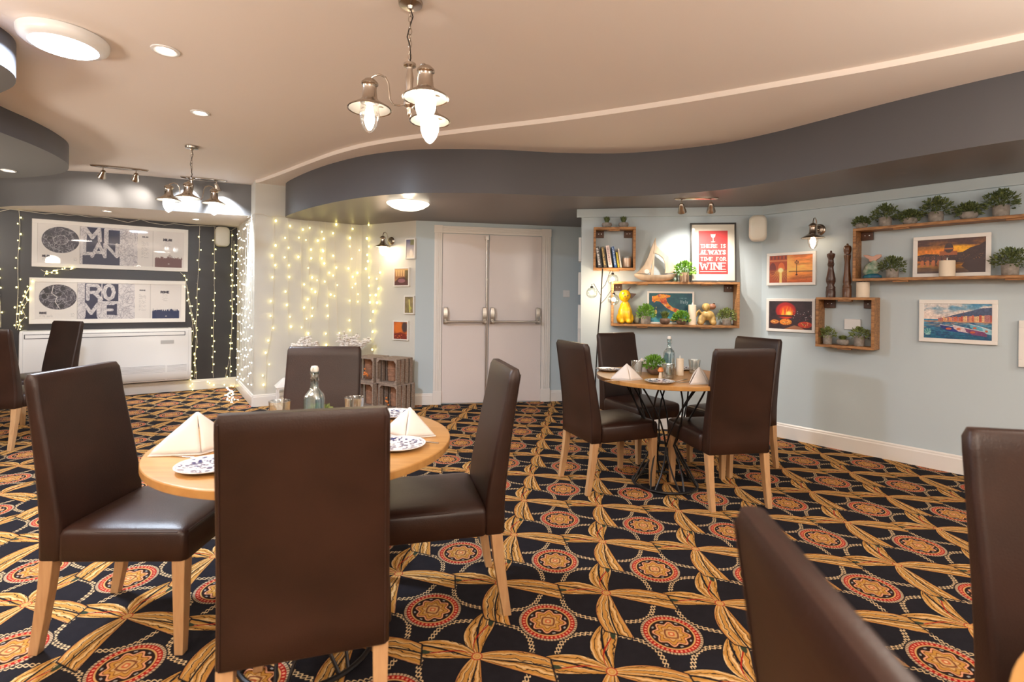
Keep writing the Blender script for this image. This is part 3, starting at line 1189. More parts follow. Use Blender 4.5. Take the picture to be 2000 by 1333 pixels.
def make_mushroom(lab, m, loc, s=1.0):
    t = thing('mushroom_shaker', lab, 'shaker', loc, 0, 'mushroom shakers')
    MB().lathe([(0.0005, 0), (0.014, 0), (0.0155, 0.006), (0.011, 0.03), (0.009, 0.046), (0.0005, 0.048)], seg=16).build('stem', M['wax'] if m != M['ceramic'] else M['ceramic'], t)
    MB().lathe([(0.0005, 0.042), (0.017, 0.042), (0.0205, 0.047), (0.019, 0.058), (0.012, 0.068), (0.0005, 0.072)], seg=18).build('cap', m, t)
    t.scale = (s, s, s)
    return t


make_mushroom('orange mushroom shaped shaker on the front table', M['orange'], (-0.570, 1.870, TZ), 1.15)
make_mushroom('white mushroom shaped shaker on the front table behind the bottle', M['ceramic'], (-0.640, 1.91, TZ), 1.15)
make_mushroom('orange mushroom shaped shaker on the rear table', M['orange'], (0.985, 3.32, TZ), 1.0)


def make_candle(name, lab, w, h, loc, group='cream pillar candles', flame=False):
    t = thing(name, lab, 'candle', loc, 0, group)
    MB().lathe([(0.0005, 0), (w - 0.002, 0), (w, 0.002), (w, h - 0.003), (w - 0.003, h), (w * 0.55, h - 0.003), (0.0005, h - 0.005)], seg=28).build('wax_pillar', M['wax'], t)
    MB().lathe([(0.0005, h - 0.005), (0.0022, h - 0.005), (0.004, h + 0.004), (0.0035, h + 0.012), (0.0005, h + 0.024)], seg=8).build('flame_tip', M['wick'], t)
    return t


make_candle('pillar_candle', 'cream pillar candle beside the blue bottle on the rear table', 0.025, 0.115, (1.155, 3.455, TZ))
tl = thing('tealight_dish', 'small white dish with a spout on the front table left of the bottle', 'dish', (-0.765, 1.70, TZ))
MB().lathe([(0.0005, 0), (0.022, 0), (0.034, 0.012), (0.036, 0.022), (0.033, 0.022), (0.024, 0.008), (0.0005, 0.006)], seg=24).build('bowl', M['ceramic'], tl)
MB().tube([(0.0, 0, 0.006), (0.0, 0, 0.022), (0.002, 0, 0.034)], [0.014, 0.008, 0.003], 10).build('candle_stub', M['wax'], tl)

# ------------------------------------------------------------------ potted plants


def foliage(seed, n, spread, height, leaf, style):
    """clump of small leaves on hidden stems, leaves bent and turned outward"""
    R = random.Random(seed)
    b = MB()
    for k in range(n):
        a = R.uniform(0, 2 * PI)
        el = R.uniform(-0.30, 1.0) if style != 'grass' else R.uniform(0.35, 1.0)
        el = el * PI / 2
        rr = R.uniform(0.22, 1.0) ** 0.5
        d = Vector((math.cos(a) * math.cos(el), math.sin(a) * math.cos(el), math.sin(el)))
        p = Vector((d.x * spread * rr, d.y * spread * rr, height * 0.24 + d.z * height * 0.76 * rr))
        L = leaf * R.uniform(0.7, 1.25)
        if style == 'grass':
            base = Vector((d.x * spread * .25, d.y * spread * .25, 0))
            tip = Vector((d.x * spread * rr, d.y * spread * rr, height * (0.45 + 0.55 * d.z) * rr))
            side = Vector((-d.y, d.x, 0)).normalized() * leaf * 0.13
            mid = (base + tip) * 0.5 + Vector((0, 0, height * .12))
            b.add([tuple(base - side), tuple(base + side), tuple(mid + side), tuple(mid - side), tuple(tip)], [(0, 1, 2, 3), (3, 2, 4)])
            continue
        q = (d + Vector((R.uniform(-.6, .6), R.uniform(-.6, .6), R.uniform(-.3, .7)))).normalized()
        side = q.cross(Vector((R.uniform(-1, 1), R.uniform(-1, 1), R.uniform(-1, 1)))).normalized() * L * 0.30
        nrm = q.cross(side).normalized() * L * 0.12
        b.add([tuple(p), tuple(p + q * L * .45 + side + nrm), tuple(p + q * L), tuple(p + q * L * .45 - side + nrm), tuple(p + q * L * .5)],
              [(0, 1, 4), (1, 2, 4), (2, 3, 4), (3, 0, 4)])
    for k in range(max(6, n // 16)):
        a = R.uniform(0, 2 * PI)
        rr = R.uniform(0.2, 0.75)
        b.tube([(0, 0, -0.01), (math.cos(a) * spread * rr * .5, math.sin(a) * spread * rr * .5, height * .35), (math.cos(a) * spread * rr, math.sin(a) * spread * rr, height * .75)], 0.0012, 4)
    return b


POTS = {
    'cylinder': ([(0.0005, 0), (0.040, 0), (0.044, 0.004), (0.0465, 0.075), (0.044, 0.079), (0.040, 0.078), (0.038, 0.06), (0.0005, 0.058)], 'stone', 0.066),
    'tall': ([(0.0005, 0), (0.038, 0), (0.042, 0.004), (0.044, 0.095), (0.041, 0.099), (0.038, 0.097), (0.036, 0.08), (0.0005, 0.078)], 'stone', 0.084),
    'bowl': ([(0.0005, 0), (0.030, 0), (0.043, 0.008), (0.053, 0.028), (0.0535, 0.040), (0.047, 0.055), (0.042, 0.056), (0.044, 0.045), (0.0005, 0.04)], 'stone', 0.044),
    'nut': ([(0.0005, 0), (0.020, 0), (0.034, 0.010), (0.040, 0.026), (0.037, 0.042), (0.031, 0.047), (0.030, 0.038), (0.0005, 0.034)], 'brownpot', 0.038),
    'bark': ([(0.0005, 0), (0.034, 0), (0.0345, 0.002), (0.0345, 0.072), (0.031, 0.072), (0.030, 0.055), (0.0005, 0.052)], 'bark', 0.058),
}
_plant_cache = {}


def plant(lab, pot, style, leafmat, loc, s=1.0, spread=0.075, height=0.085, rz=0.0, n=260, seed=None, group='small potted plants', leaf=0.021, clip=0.072):
    key = (pot, style, leafmat, spread, height, n, leaf)
    if key in _plant_cache:
        t = copy_thing(_plant_cache[key], lab, loc, rz, group)
        t.scale = (s, s, s)
        return t
    t = thing('potted_plant', lab, 'plant', loc, rz, group)
    prof, pm, top = POTS[pot]
    MB().lathe(prof, seg=24).build('pot', M[pm], t, angle=50)
    f = foliage(seed if seed is not None else len(_plant_cache) + 3, n, spread, height, leaf, style)
    f.v = [(x, y if y < clip else clip - (y - clip) * 0.3, z + top) for x, y, z in f.v]      # trimmed flat against the wall
    f.build('foliage', M[leafmat], t, smooth=False)
    t.scale = (s, s, s)
    _plant_cache[key] = t
    return t


plant('bright green potted plant among the tumblers of the rear table', 'nut', 'ball', 'leaf_bright', (0.985, 3.475, TZ), 1.25, 0.058, 0.062, n=420, leaf=0.017, group='plants on the tables')
plant('green potted plant behind the bottle on the front table', 'nut', 'ball', 'leaf_olive', (-0.725, 1.90, TZ), 1.0, 0.062, 0.060, n=420, leaf=0.017, group='plants on the tables')

# ------------------------------------------------------------------ printed pictures, painted point by point on a fine mesh


class Canvas:
    def __init__(s, w, h, bg=(255, 255, 255), seed=1):
        s.w, s.h = w, h
        s.a = np.zeros((h, w, 3)) + np.array(bg, float)
        yy, xx = np.mgrid[0:h, 0:w]
        s.x = (xx + 0.5) / h        # unit = picture height, so shapes keep their proportions
        s.y = (yy + 0.5) / h
        s.W = w / h
        s.px = 1.0 / h
        s.rng = np.random.default_rng(seed)

    def put(s, cov, col, alpha=1.0):
        c = np.clip(cov, 0, 1)[..., None] * alpha
        s.a = s.a * (1 - c) + np.array(col, float) * c

    def rect(s, x0, y0, x1, y1, col, alpha=1.0):
        d = np.minimum(np.minimum(s.x - x0, x1 - s.x), np.minimum(s.y - y0, y1 - s.y))
        s.put(d / s.px + 0.5, col, alpha)

    def disc(s, cx, cy, rx, ry, col, alpha=1.0, soft=None):
        d = 1 - np.sqrt(((s.x - cx) / rx) ** 2 + ((s.y - cy) / ry) ** 2)
        s.put(d * min(rx, ry) / (soft or s.px) + 0.5, col, alpha)

    def line(s, x0, y0, x1, y1, w, col, alpha=1.0, w1=None):
        dx, dy = x1 - x0, y1 - y0
        L2 = dx * dx + dy * dy + 1e-12
        pad = max(w, w1 or 0) + 2 * s.px
        i0 = max(0, int((min(y0, y1) - pad) * s.h)); i1 = min(s.h, int((max(y0, y1) + pad) * s.h) + 2)
        j0 = max(0, int((min(x0, x1) - pad) * s.h)); j1 = min(s.w, int((max(x0, x1) + pad) * s.h) + 2)
        if i0 >= i1 or j0 >= j1:
            return
        X_, Y_ = s.x[i0:i1, j0:j1], s.y[i0:i1, j0:j1]
        t = np.clip(((X_ - x0) * dx + (Y_ - y0) * dy) / L2, 0, 1)
        d = np.sqrt((X_ - x0 - t * dx) ** 2 + (Y_ - y0 - t * dy) ** 2)
        ww = w if w1 is None else w + (w1 - w) * t
        c = np.clip((ww / 2 - d) / s.px + 0.5, 0, 1)[..., None] * alpha
        s.a[i0:i1, j0:j1] = s.a[i0:i1, j0:j1] * (1 - c) + np.array(col, float) * c

    def poly(s, pts, col, alpha=1.0):
        ins = np.zeros_like(s.x, bool)
        n = len(pts)
        for i in range(n):
            xa, ya = pts[i]
            xb, yb = pts[(i + 1) % n]
            if ya == yb:
                continue
            m = ((ya > s.y) != (yb > s.y)) & (s.x < (xb - xa) * (s.y - ya) / (yb - ya) + xa)
            ins ^= m
        s.put(ins.astype(float), col, alpha)

    def vgrad(s, y0, y1, c0, c1):
        t = np.clip((s.y - y0) / (y1 - y0), 0, 1)[..., None]
        m = ((s.y >= y0) & (s.y <= y1))[..., None]
        s.a = np.where(m, np.array(c0, float) * (1 - t) + np.array(c1, float) * t, s.a)

    def noise(s, n, sx, sy=None):
        sy = sy or sx
        gx, gy = max(2, int(s.W / sx) + 2), max(2, int(1 / sy) + 2)
        out = np.zeros_like(s.x)
        amp = 1.0
        for o in range(n):
            g = s.rng.random((gy, gx))
            fx, fy = s.x / s.W * (gx - 1.001), s.y * (gy - 1.001)
            ix, iy = fx.astype(int), fy.astype(int)
            tx, ty = fx - ix, fy - iy
            ix1, iy1 = np.minimum(ix + 1, gx - 1), np.minimum(iy + 1, gy - 1)
            ix, iy = np.minimum(ix, gx - 1), np.minimum(iy, gy - 1)
            tx, ty = tx * tx * (3 - 2 * tx), ty * ty * (3 - 2 * ty)
            out += amp * ((g[iy, ix] * (1 - tx) + g[iy, ix1] * tx) * (1 - ty) + (g[iy1, ix] * (1 - tx) + g[iy1, ix1] * tx) * ty)
            amp *= .55
            gx, gy = gx * 2, gy * 2
        return out / out.max()

    def tint(s, k, amount):
        s.a = np.clip(s.a * (1 + (k[..., None] - 0.5) * amount), 0, 255)

    def mesh(s, name, w, h, parent, y=-0.001, x0=0.0, z0=0.0, rough=0.45, gloss=0.0):
        """printed sheet w x h, left bottom corner at x0, z0, facing -y"""
        W_, H_ = s.w, s.h
        xs = x0 + np.linspace(0, w, W_)
        zs_ = z0 + h - np.linspace(0, h, H_)
        gx, gz = np.meshgrid(xs, zs_)
        co = np.stack([gx, np.full_like(gx, y), gz], -1).reshape(-1, 3)
        idx = np.arange(W_ * H_).reshape(H_, W_)
        q = np.stack([idx[1:, :-1], idx[1:, 1:], idx[:-1, 1:], idx[:-1, :-1]], -1).reshape(-1, 4)
        me = bpy.data.meshes.new(name)
        me.vertices.add(len(co))
        me.vertices.foreach_set('co', co.ravel())
        me.loops.add(q.size)
        me.loops.foreach_set('vertex_index', q.ravel().astype(np.int32))
        me.polygons.add(len(q))
        me.polygons.foreach_set('loop_start', np.arange(0, q.size, 4, dtype=np.int32))
        me.polygons.foreach_set('loop_total', np.full(len(q), 4, dtype=np.int32))
        me.update()
        at = me.color_attributes.new('print', 'FLOAT_COLOR', 'POINT')
        c = np.clip(s.a / 255, 0, 1)
        c = np.where(c <= 0.04045, c / 12.92, ((c + 0.055) / 1.055) ** 2.4)
        at.data.foreach_set('color', np.concatenate([c, np.ones((H_, W_, 1))], -1).ravel().astype(np.float32))
        me.materials.append(print_mat(rough))
        o = bpy.data.objects.new(name, me)
        COL.objects.link(o)
        o.parent = parent
        return o


_pm = {}


def print_mat(rough):
    if rough not in _pm:
        m, nt, out = new_mat('ink on paper')
        b = nt.nodes.new('ShaderNodeBsdfPrincipled')
        b.inputs['Roughness'].default_value = rough
        a = nt.nodes.new('ShaderNodeAttribute')
        a.attribute_name = 'print'
        nt.links.new(a.outputs['Color'], b.inputs['Base Color'])
        nt.links.new(b.outputs[0], out.inputs[0])
        _pm[rough] = m
    return _pm[rough]


# block letters: strokes on a unit box, x right, y down
GL = {
    'A': [(0, 1, .5, 0), (.5, 0, 1, 1), (.2, .68, .8, .68)], 'E': [(0, 0, 0, 1), (0, 0, .9, 0), (0, .5, .75, .5), (0, 1, .9, 1)],
    'F': [(0, 0, 0, 1), (0, 0, .9, 0), (0, .5, .7, .5)], 'H': [(0, 0, 0, 1), (1, 0, 1, 1), (0, .5, 1, .5)], 'I': [(.5, 0, .5, 1)],
    'L': [(0, 0, 0, 1), (0, 1, .9, 1)], 'M': [(0, 1, .05, 0), (.05, 0, .5, .75), (.5, .75, .95, 0), (.95, 0, 1, 1)],
    'N': [(0, 1, 0, 0), (0, 0, 1, 1), (1, 1, 1, 0)], 'O': [(.5, 0, .15, .15), (.15, .15, 0, .5), (0, .5, .15, .85), (.15, .85, .5, 1), (.5, 1, .85, .85), (.85, .85, 1, .5), (1, .5, .85, .15), (.85, .15, .5, 0)],
    'R': [(0, 0, 0, 1), (0, 0, .7, .02), (.7, .02, .9, .25), (.9, .25, .7, .5), (.7, .5, 0, .52), (.45, .52, 1, 1)],
    'S': [(.9, .15, .5, 0), (.5, 0, .1, .2), (.1, .2, .5, .5), (.5, .5, .9, .78), (.9, .78, .5, 1), (.5, 1, .05, .85)],
    'T': [(0, 0, 1, 0), (.5, 0, .5, 1)], 'W': [(0, 0, .25, 1), (.25, 1, .5, .2), (.5, .2, .75, 1), (.75, 1, 1, 0)], 'Y': [(0, 0, .5, .5), (1, 0, .5, .5), (.5, .5, .5, 1)],
    'a': [(.8, .4, .2, .5), (.2, .5, .1, .85), (.1, .85, .5, 1), (.5, 1, .8, .8), (.8, .4, .9, 1)], 'l': [(.6, 0, .4, 1)], 't': [(.6, 0, .4, 1), (.2, .4, .9, .35)],
    'y': [(.1, .4, .4, .95), (.9, .4, .2, 1.4)],
}
SERIF = {'A': [(0, 1), (1, 1)], 'E': [], 'F': [(0, 1)], 'H': [(0, 0), (0, 1), (1, 0), (1, 1)], 'I': [(.5, 0), (.5, 1)], 'L': [(0, 0)], 'M': [(0.05, 0), (.95, 0), (0, 1), (1, 1)],
         'N': [(0, 1), (1, 0), (0, 0)], 'O': [], 'R': [(0, 1), (1, 1)], 'S': [], 'T': [(.5, 1)], 'W': [(0, 0), (.5, .2), (1, 0)], 'Y': [(0, 0), (1, 0), (.5, 1)]}


def write(cv, text, x0, y0, x1, h, thick, col, serif=False, alpha=1.0):
    wid = {'I': .35, 'W': 1.45, 'M': 1.3, ' ': .55, 'l': .5, 't': .6}
    tot = sum(wid.get(c, .9) for c in text) + 0.34 * (len(text) - 1)
    u = (x1 - x0) / tot
    x = x0
    for c in text:
        w = wid.get(c, .9) * u
        for (a, b_, c_, d) in GL.get(c, []):
            th = thick
            if serif and c in 'AWMNVY' and (c_ - a) * (d - b_) < 0:
                th = thick * .55
            if serif and abs(d - b_) < .02:
                th = thick * .5
            cv.line(x + a * w, y0 + b_ * h, x + c_ * w, y0 + d * h, th, col, alpha)
        if serif:
            for (sx, sy) in SERIF.get(c, []):
                sw = thick * 1.15
                cv.line(x + sx * w - sw, y0 + sy * h, x + sx * w + sw, y0 + sy * h, thick * .45, col, alpha)
        x += w + 0.34 * u


def scribble(cv, x0, x1, y, h, col, alpha, seed=0, dens=0.6):
    """lines of print too small to read"""
    R = random.Random(seed)
    x = x0
    while x < x1:
        w = R.uniform(.006, .02)
        if R.random() < dens:
            cv.rect(x, y, min(x + w, x1), y + h, col, alpha)
        x += w + .005


def street_map(cv, x0, y0, x1, y1, col, n, seed, w=0.006, alpha=.8):
    R = random.Random(seed)
    for i in range(n):
        x, y = R.uniform(x0, x1), R.uniform(y0, y1)
        a = R.choice([0.3, 1.9, 2.6, 1.1]) + R.uniform(-.25, .25)
        for k in range(R.randint(1, 4)):
            L = R.uniform(.02, .07)
            xn, yn = x + L * math.cos(a), y + L * math.sin(a)
            xn, yn = min(max(xn, x0), x1), min(max(yn, y0), y1)
            cv.line(x, y, xn, yn, w * R.uniform(.6, 1.4), col, alpha)
            x, y = xn, yn
            a += R.uniform(-.5, .5)


def city_print(kind):
    W_, H_ = 560, 172
    cv = Canvas(W_, H_, (238, 234, 232), seed=5 if kind == 'MILAN' else 9)
    Wd = cv.W
    navy = (52, 56, 84)
    # left sheet: round map
    cv.rect(0, 0, Wd * .265, 1, (240, 236, 232))
    cx, cy, rx, ry = Wd * .143, .40, Wd * .118, .335
    base = cv.a.copy()
    inside = Canvas(W_, H_, (66, 64, 74), seed=3)
    nz = inside.noise(3, .12)
    inside.tint(nz, .8)
    street_map(inside, cx - rx, cy - ry, cx + rx, cy + ry, (206, 204, 210), 150, 21 if kind == 'MILAN' else 33, .007, .7)
    if kind == 'ROME':
        for k in range(9):
            inside.disc(cx + rx * random.uniform(-.8, .8), cy + ry * random.uniform(-.8, .8), .05, .05, (36, 36, 44), .8)
        P = [(cx - .1, cy - .3), (cx - .13, cy - .1), (cx - .02, cy), (cx - .06, cy + .12), (cx + .03, cy + .3)]
        for p, q in zip(P, P[1:]):
            inside.line(*p, *q, .016, (225, 222, 222))
    else:
        for a in np.linspace(0, 2 * PI, 25)[:-1]:
            inside.line(cx + .15 * math.cos(a), cy + .12 * math.sin(a), cx + .15 * math.cos(a + .27), cy + .12 * math.sin(a + .27), .008, (215, 213, 216))
    d = 1 - np.sqrt(((cv.x - cx) / rx) ** 2 + ((cv.y - cy) / ry) ** 2)
    m = np.clip(d * ry * H_ + .5, 0, 1)[..., None]
    cv.a = base * (1 - m) + inside.a * m
    cv.a = np.where(((cv.x > Wd * .262) & (cv.x < Wd * .267))[..., None], (200, 196, 192), cv.a)
    write(cv, kind, .10, .80, .235, .045, .016, (60, 58, 70))
    for k in range(3):
        scribble(cv, .08, .36, .875 + k * .025, .008, (120, 118, 126), .6, k)
        scribble(cv, Wd * .225, Wd * .25, .84 + k * .035, .008, (120, 118, 126), .6, k + 9)
    # middle sheet: street map with the name knocked out of navy blocks
    x0, x1 = Wd * .267, Wd * .655
    cv.rect(x0, 0, x1, 1, (226, 223, 226))
    ink = cv.a.copy()
    street_map(cv, x0, 0, x1, 1, (120, 118, 134), 620, 41 if kind == 'MILAN' else 55, .005, .65)
    maptex = cv.a.copy()

    def block(*r):
        cv.rect(x0 + r[0] * (x1 - x0), r[1], x0 + r[2] * (x1 - x0), r[3], navy)

    def knock(ch, xa, ya, xb, yb, th):
        t = Canvas(W_, H_, (0, 0, 0))
        for (a, b_, c_, d_) in GL[ch]:
            t.line(x0 + (xa + a * (xb - xa)) * (x1 - x0), ya + b_ * (yb - ya), x0 + (xa + c_ * (xb - xa)) * (x1 - x0), ya + d_ * (yb - ya), th, (255, 255, 255))
        k = (t.a[..., :1] / 255)
        cv.a = cv.a * (1 - k) + maptex * k
    if kind == 'MILAN':
        block(.10, .02, .42, .78)
        block(.48, .06, .68, .42)
        block(.04, .76, .68, 1)
        block(.30, .44, .66, .80)
        knock('M', .07, .06, .33, .36, .088)
        knock('I', .36, .06, .52, .36, .10)
        knock('L', .05, .40, .22, .71, .088)
        knock('A', .20, .44, .42, .78, .075)
        knock('N', .42, .44, .63, .76, .075)
        cv.rect(x0, .3, x0 + .05 * (x1 - x0), .7, (226, 223, 226), .8)
    else:
        block(.12, .02, .34, .99)
        block(.34, .02, .40, .42)
        block(.42, .02, .70, .50)
        block(.50, .58, .68, .90)
        knock('R', .17, .07, .40, .45, .085)
        knock('O', .45, .05, .62, .45, .085)
        knock('M', .10, .58, .36, .92, .085)
        knock('E', .47, .57, .63, .92, .075)
    # right sheets: notes and skyline
    cv.rect(x1, 0, Wd, 1, (238, 234, 232))
    cv.rect(Wd * .765, 0, Wd * .769, 1, (205, 201, 200))
    write(cv, kind, Wd * .69, .17, Wd * .73, .03, .010, (70, 68, 80))
    for k in range(17):
        scribble(cv, Wd * .685, Wd * (.735 if k % 5 else .70), .30 + k * .028, .008, (120, 118, 126), .55, k + 50)
    write(cv, kind, Wd * .845, .20, Wd * .905, .055, .020, (60, 58, 72))
    for k in range(6):
        scribble(cv, Wd * (.855 + .01 * (k % 2)), Wd * .895, .30 + k * .035, .008, (130, 128, 134), .5, k + 90)
    sky = (122, 88, 88) if kind == 'MILAN' else (44, 56, 96)
    ya = .75 if kind == 'MILAN' else .78
    cv.rect(Wd * .782, ya, Wd * .985, 1, sky)
    R = random.Random(4 if kind == 'MILAN' else 8)
    x = Wd * .785
    while x < Wd * .98:
        w = R.uniform(.015, .05)
        hh = R.uniform(.01, .055)
        if R.random() < .3:
            cv.poly([(x, ya + .01), (x + w / 2, ya - hh * 1.6), (x + w, ya + .01)], sky)
        else:
            cv.rect(x, ya - hh, x + w, ya + .02, sky)
        x += w + R.uniform(0, .01)
    if kind == 'MILAN':
        for k in range(7):
            cv.line(Wd * .875 + k * .02, ya, Wd * .875 + k * .02, ya - .12 + .02 * abs(k - 3), .007, sky)
    else:
        cv.disc(Wd * .925, ya, .04, .06, sky)
        cv.disc(Wd * .83, ya, .06, .035, sky)
    cv.disc(Wd * .885, ya + .15, .022, .012, (225, 222, 225))
    return cv


def venice():
    cv = Canvas(190, 124, (230, 140, 60), 2)
    W_ = cv.W
    cv.vgrad(0, .62, (214, 120, 62), (252, 190, 96))
    cv.vgrad(.62, 1, (236, 150, 66), (180, 84, 34))
    n = cv.noise(4, .5, .07)
    cv.tint(n, .55)
    cv.disc(W_ * .33, .40, .35, .45, (255, 205, 110), .75, .3)
    cv.rect(0, 0, W_ * .42, .52, (176, 70, 44), .9)
    for k in range(5):
        cv.rect(.04 + k * .13, .02, .10 + k * .13, .14, (110, 60, 60), .8)
    cv.rect(0, .17, W_ * .42, .22, (225, 150, 96), .8)
    for cx in (.12, .44):
        cv.disc(cx, .48, .12, .22, (120, 50, 44) if cx < .2 else (236, 120, 60))
    cv.rect(0, .52, W_ * .42, 1, (150, 62, 38), .75)
    for k in range(14):
        a = PI * (k + .5) / 14
        cv.line(W_ * .27, .55, W_ * .27 + .42 * math.cos(a), .55 + .42 * math.sin(a), .018, (255, 205, 90), .7, .004)
    cv.line(W_ * .27, .5, W_ * .27, 1, .09, (255, 235, 140), .85)
    cv.disc(W_ * .27, .54, .10, .08, (255, 248, 180), 1, .05)
    cv.rect(W_ * .46, .585, W_, .615, (110, 58, 34), .8)
    cv.line(W_ * .64, .25, W_ * .64, .70, .016, (60, 30, 26), 1, .026)
    cv.disc(W_ * .64, .72, .04, .025, (60, 30, 26))
    cv.line(W_ * .60, .32, W_ * .68, .32, .014, (60, 30, 26))
    for dx in (-.05, 0, .05):
        cv.disc(W_ * .64 + dx, .27 - .05 * (dx == 0), .022, .032, (90, 45, 34))
    for k in range(12):
        cv.line(W_ * random.uniform(.45, .9), random.uniform(.7, .98), W_ * random.uniform(.5, 1), random.uniform(.7, .98), .008, (150, 76, 34), .5)
    return cv


def pizza():
    cv = Canvas(190, 124, (46, 30, 36), 3)
    W_ = cv.W
    cv.tint(cv.noise(4, .2), .8)
    cv.disc(W_ * .40, .34, .36, .30, (190, 34, 34), .95, .05)
    cv.disc(W_ * .42, .38, .25, .22, (240, 84, 26), .9, .08)
    for k in range(14):
        x = W_ * .45 + random.uniform(-.22, .2)
        cv.line(x, .5, x + random.uniform(-.06, .06), random.uniform(.18, .36), .045, (255, 176, 40), .8, .005)
    cv.disc(W_ * .47, .43, .09, .07, (255, 240, 120), 1, .05)
    cv.rect(W_ * .18, .50, W_ * .64, .56, (60, 22, 26), .9)
    for (cx, cy, rx, ry, c) in ((.14, .74, .16, .075, (214, 126, 60)), (.40, .74, .22, .11, (235, 140, 44)), (.84, .82, .24, .11, (196, 58, 34))):
        cv.disc(W_ * cx, cy + .04, rx + .03, ry, (70, 24, 24))
        cv.disc(W_ * cx, cy, rx, ry, c)
        for k in range(26):
            a, r = random.uniform(0, 2 * PI), random.uniform(0, .9)
            cv.disc(W_ * cx + rx * r * math.cos(a), cy + ry * r * math.sin(a), .018, .013, random.choice([(250, 200, 90), (170, 40, 24), (255, 225, 150), (90, 80, 34)]), .85)
    for k in range(60):
        cv.disc(W_ * random.uniform(.55, .98), random.uniform(.35, .68), .016, .014, random.choice([(26, 24, 30), (120, 50, 60), (210, 200, 200), (58, 44, 50), (30, 26, 34)]), .8)
    cv.poly([(W_ * .35, 1), (W_ * .6, .85), (W_ * .72, .9), (W_ * .85, 1)], (190, 130, 92), .8)
    return cv


def dome_sunset():
    cv = Canvas(260, 147, (200, 110, 40), 4)
    W_ = cv.W
    cv.vgrad(0, .55, (96, 68, 62), (246, 152, 40))
    n = cv.noise(4, .7, .10)
    m = np.clip((n - .50) * 6, 0, 1) * (cv.y < .20)
    cv.put(m, (78, 56, 58), .85)
    cv.disc(W_ * .62, .34, .45, .14, (255, 186, 40), .9, .08)
    cv.disc(W_ * .30, .36, .45, .08, (244, 140, 50), .8, .08)
    hills = [(0, .46), (.25, .42), (.6, .45), (.95, .42), (1.2, .40), (1.4, .28), (1.62, .22), (W_, .12), (W_, .85), (0, .62)]
    cv.poly(hills, (66, 50, 52))
    cv.tint(cv.noise(4, .05), .35)
    cv.rect(W_ * .34, .36, W_ * .60, .48, (168, 96, 60))
    cv.rect(W_ * .40, .30, W_ * .54, .38, (150, 84, 56))
    cv.disc(W_ * .475, .27, .115, .14, (74, 58, 62))
    cv.rect(W_ * .40, .27, W_ * .55, .31, (186, 112, 66))
    cv.line(W_ * .475, .06, W_ * .475, .18, .014, (92, 70, 70))
    cv.vgrad(.70, 1, (226, 150, 52), (88, 78, 80))
    n = cv.noise(4, .3, .04)
    cv.put(np.clip((n - .5) * 5, 0, 1) * (cv.y > .68), (84, 64, 62), .7)
    cv.poly([(W_ * .72, .66), (W_, .55), (W_, 1), (W_ * .80, 1), (W_ * .66, .8)], (72, 56, 58))
    for k in range(5):
        x = W_ * (.05 + .085 * k)
        cv.disc(x + .05, .70, .055, .10, (200, 120, 76))
        cv.rect(x - .02, .50, x + .11, .61, (98, 66, 62))
        cv.rect(x + .095, .5, x + .115, .74, (80, 56, 56))
    for k in range(70):
        cv.disc(W_ * random.uniform(.02, .98), random.uniform(.45, .62), .007, .006, (240, 170, 90), .7)
    return cv


def harbour():
    cv = Canvas(260, 158, (50, 130, 170), 5)
    W_ = cv.W
    cv.vgrad(0, .45, (60, 140, 186), (236, 200, 186))
    n = cv.noise(4, .5, .16)
    cv.put(np.clip((n - .42) * 4, 0, 1) * (cv.y < .45), (240, 222, 212), .85)
    cv.poly([(W_ * .22, .45), (W_ * .45, .32), (W_ * .7, .20), (W_ * .84, .12), (W_, .10), (W_, .5), (W_ * .22, .5)], (72, 88, 120))
    x = W_ * .22
    R = random.Random(3)
    while x < W_:
        k = (x / W_ - .22) / .78
        w = .03 + .04 * k
        top = .42 - .10 * k - R.uniform(0, .04)
        cv.rect(x, top, x + w, .54, R.choice([(206, 110, 84), (226, 150, 110), (190, 84, 70), (232, 190, 140), (180, 120, 120)]))
        for j in range(3):
            cv.rect(x + w * .25, top + .03 + .045 * j, x + w * .45, top + .045 + .045 * j, (96, 60, 64), .8)
        x += w
    cv.line(W_ * .60, .34, W_ * .60, .22, .012, (110, 74, 80))
    cv.vgrad(.50, 1, (86, 150, 184), (14, 92, 122))
    cv.rect(0, .49, W_, .525, (214, 140, 96), .8)
    n = cv.noise(5, .12, .03)
    cv.put(np.clip((n - .5) * 5, 0, 1) * (cv.y > .52), (24, 62, 110), .6)
    n = cv.noise(5, .15, .03)
    cv.put(np.clip((n - .55) * 5, 0, 1) * (cv.y > .52) * (cv.y < .72), (220, 150, 110), .5)
    for (xa, ya, L, c) in ((.25, .60, .62, (36, 56, 130)), (.44, .60, .42, (210, 190, 196)), (.68, .56, .38, (96, 170, 196)), (.62, .68, .52, (120, 66, 110)), (.86, .64, .3, (150, 200, 214))):
        x0 = W_ * xa
        cv.poly([(x0, ya), (x0 + L, ya + .10), (x0 + L * .98, ya + .22), (x0 + L * .35, ya + .18), (x0 + .03, ya + .10)], c)
        cv.line(x0, ya, x0 + L, ya + .10, .014, (232, 224, 224), .9)
        cv.disc(x0 + L * .35, ya + .11, L * .12, .03, (206, 96, 60), .9)
    cv.tint(cv.noise(3, .04), .3)
    cv.disc(.10, .82, .09, .10, (70, 150, 150), .8)
    for k in range(7):
        a = k * .9
        cv.line(.04 + .02 * k, .90, .10 + .09 * math.cos(a), .80 + .09 * math.sin(a), .012, (190, 226, 220), .8)
    return cv


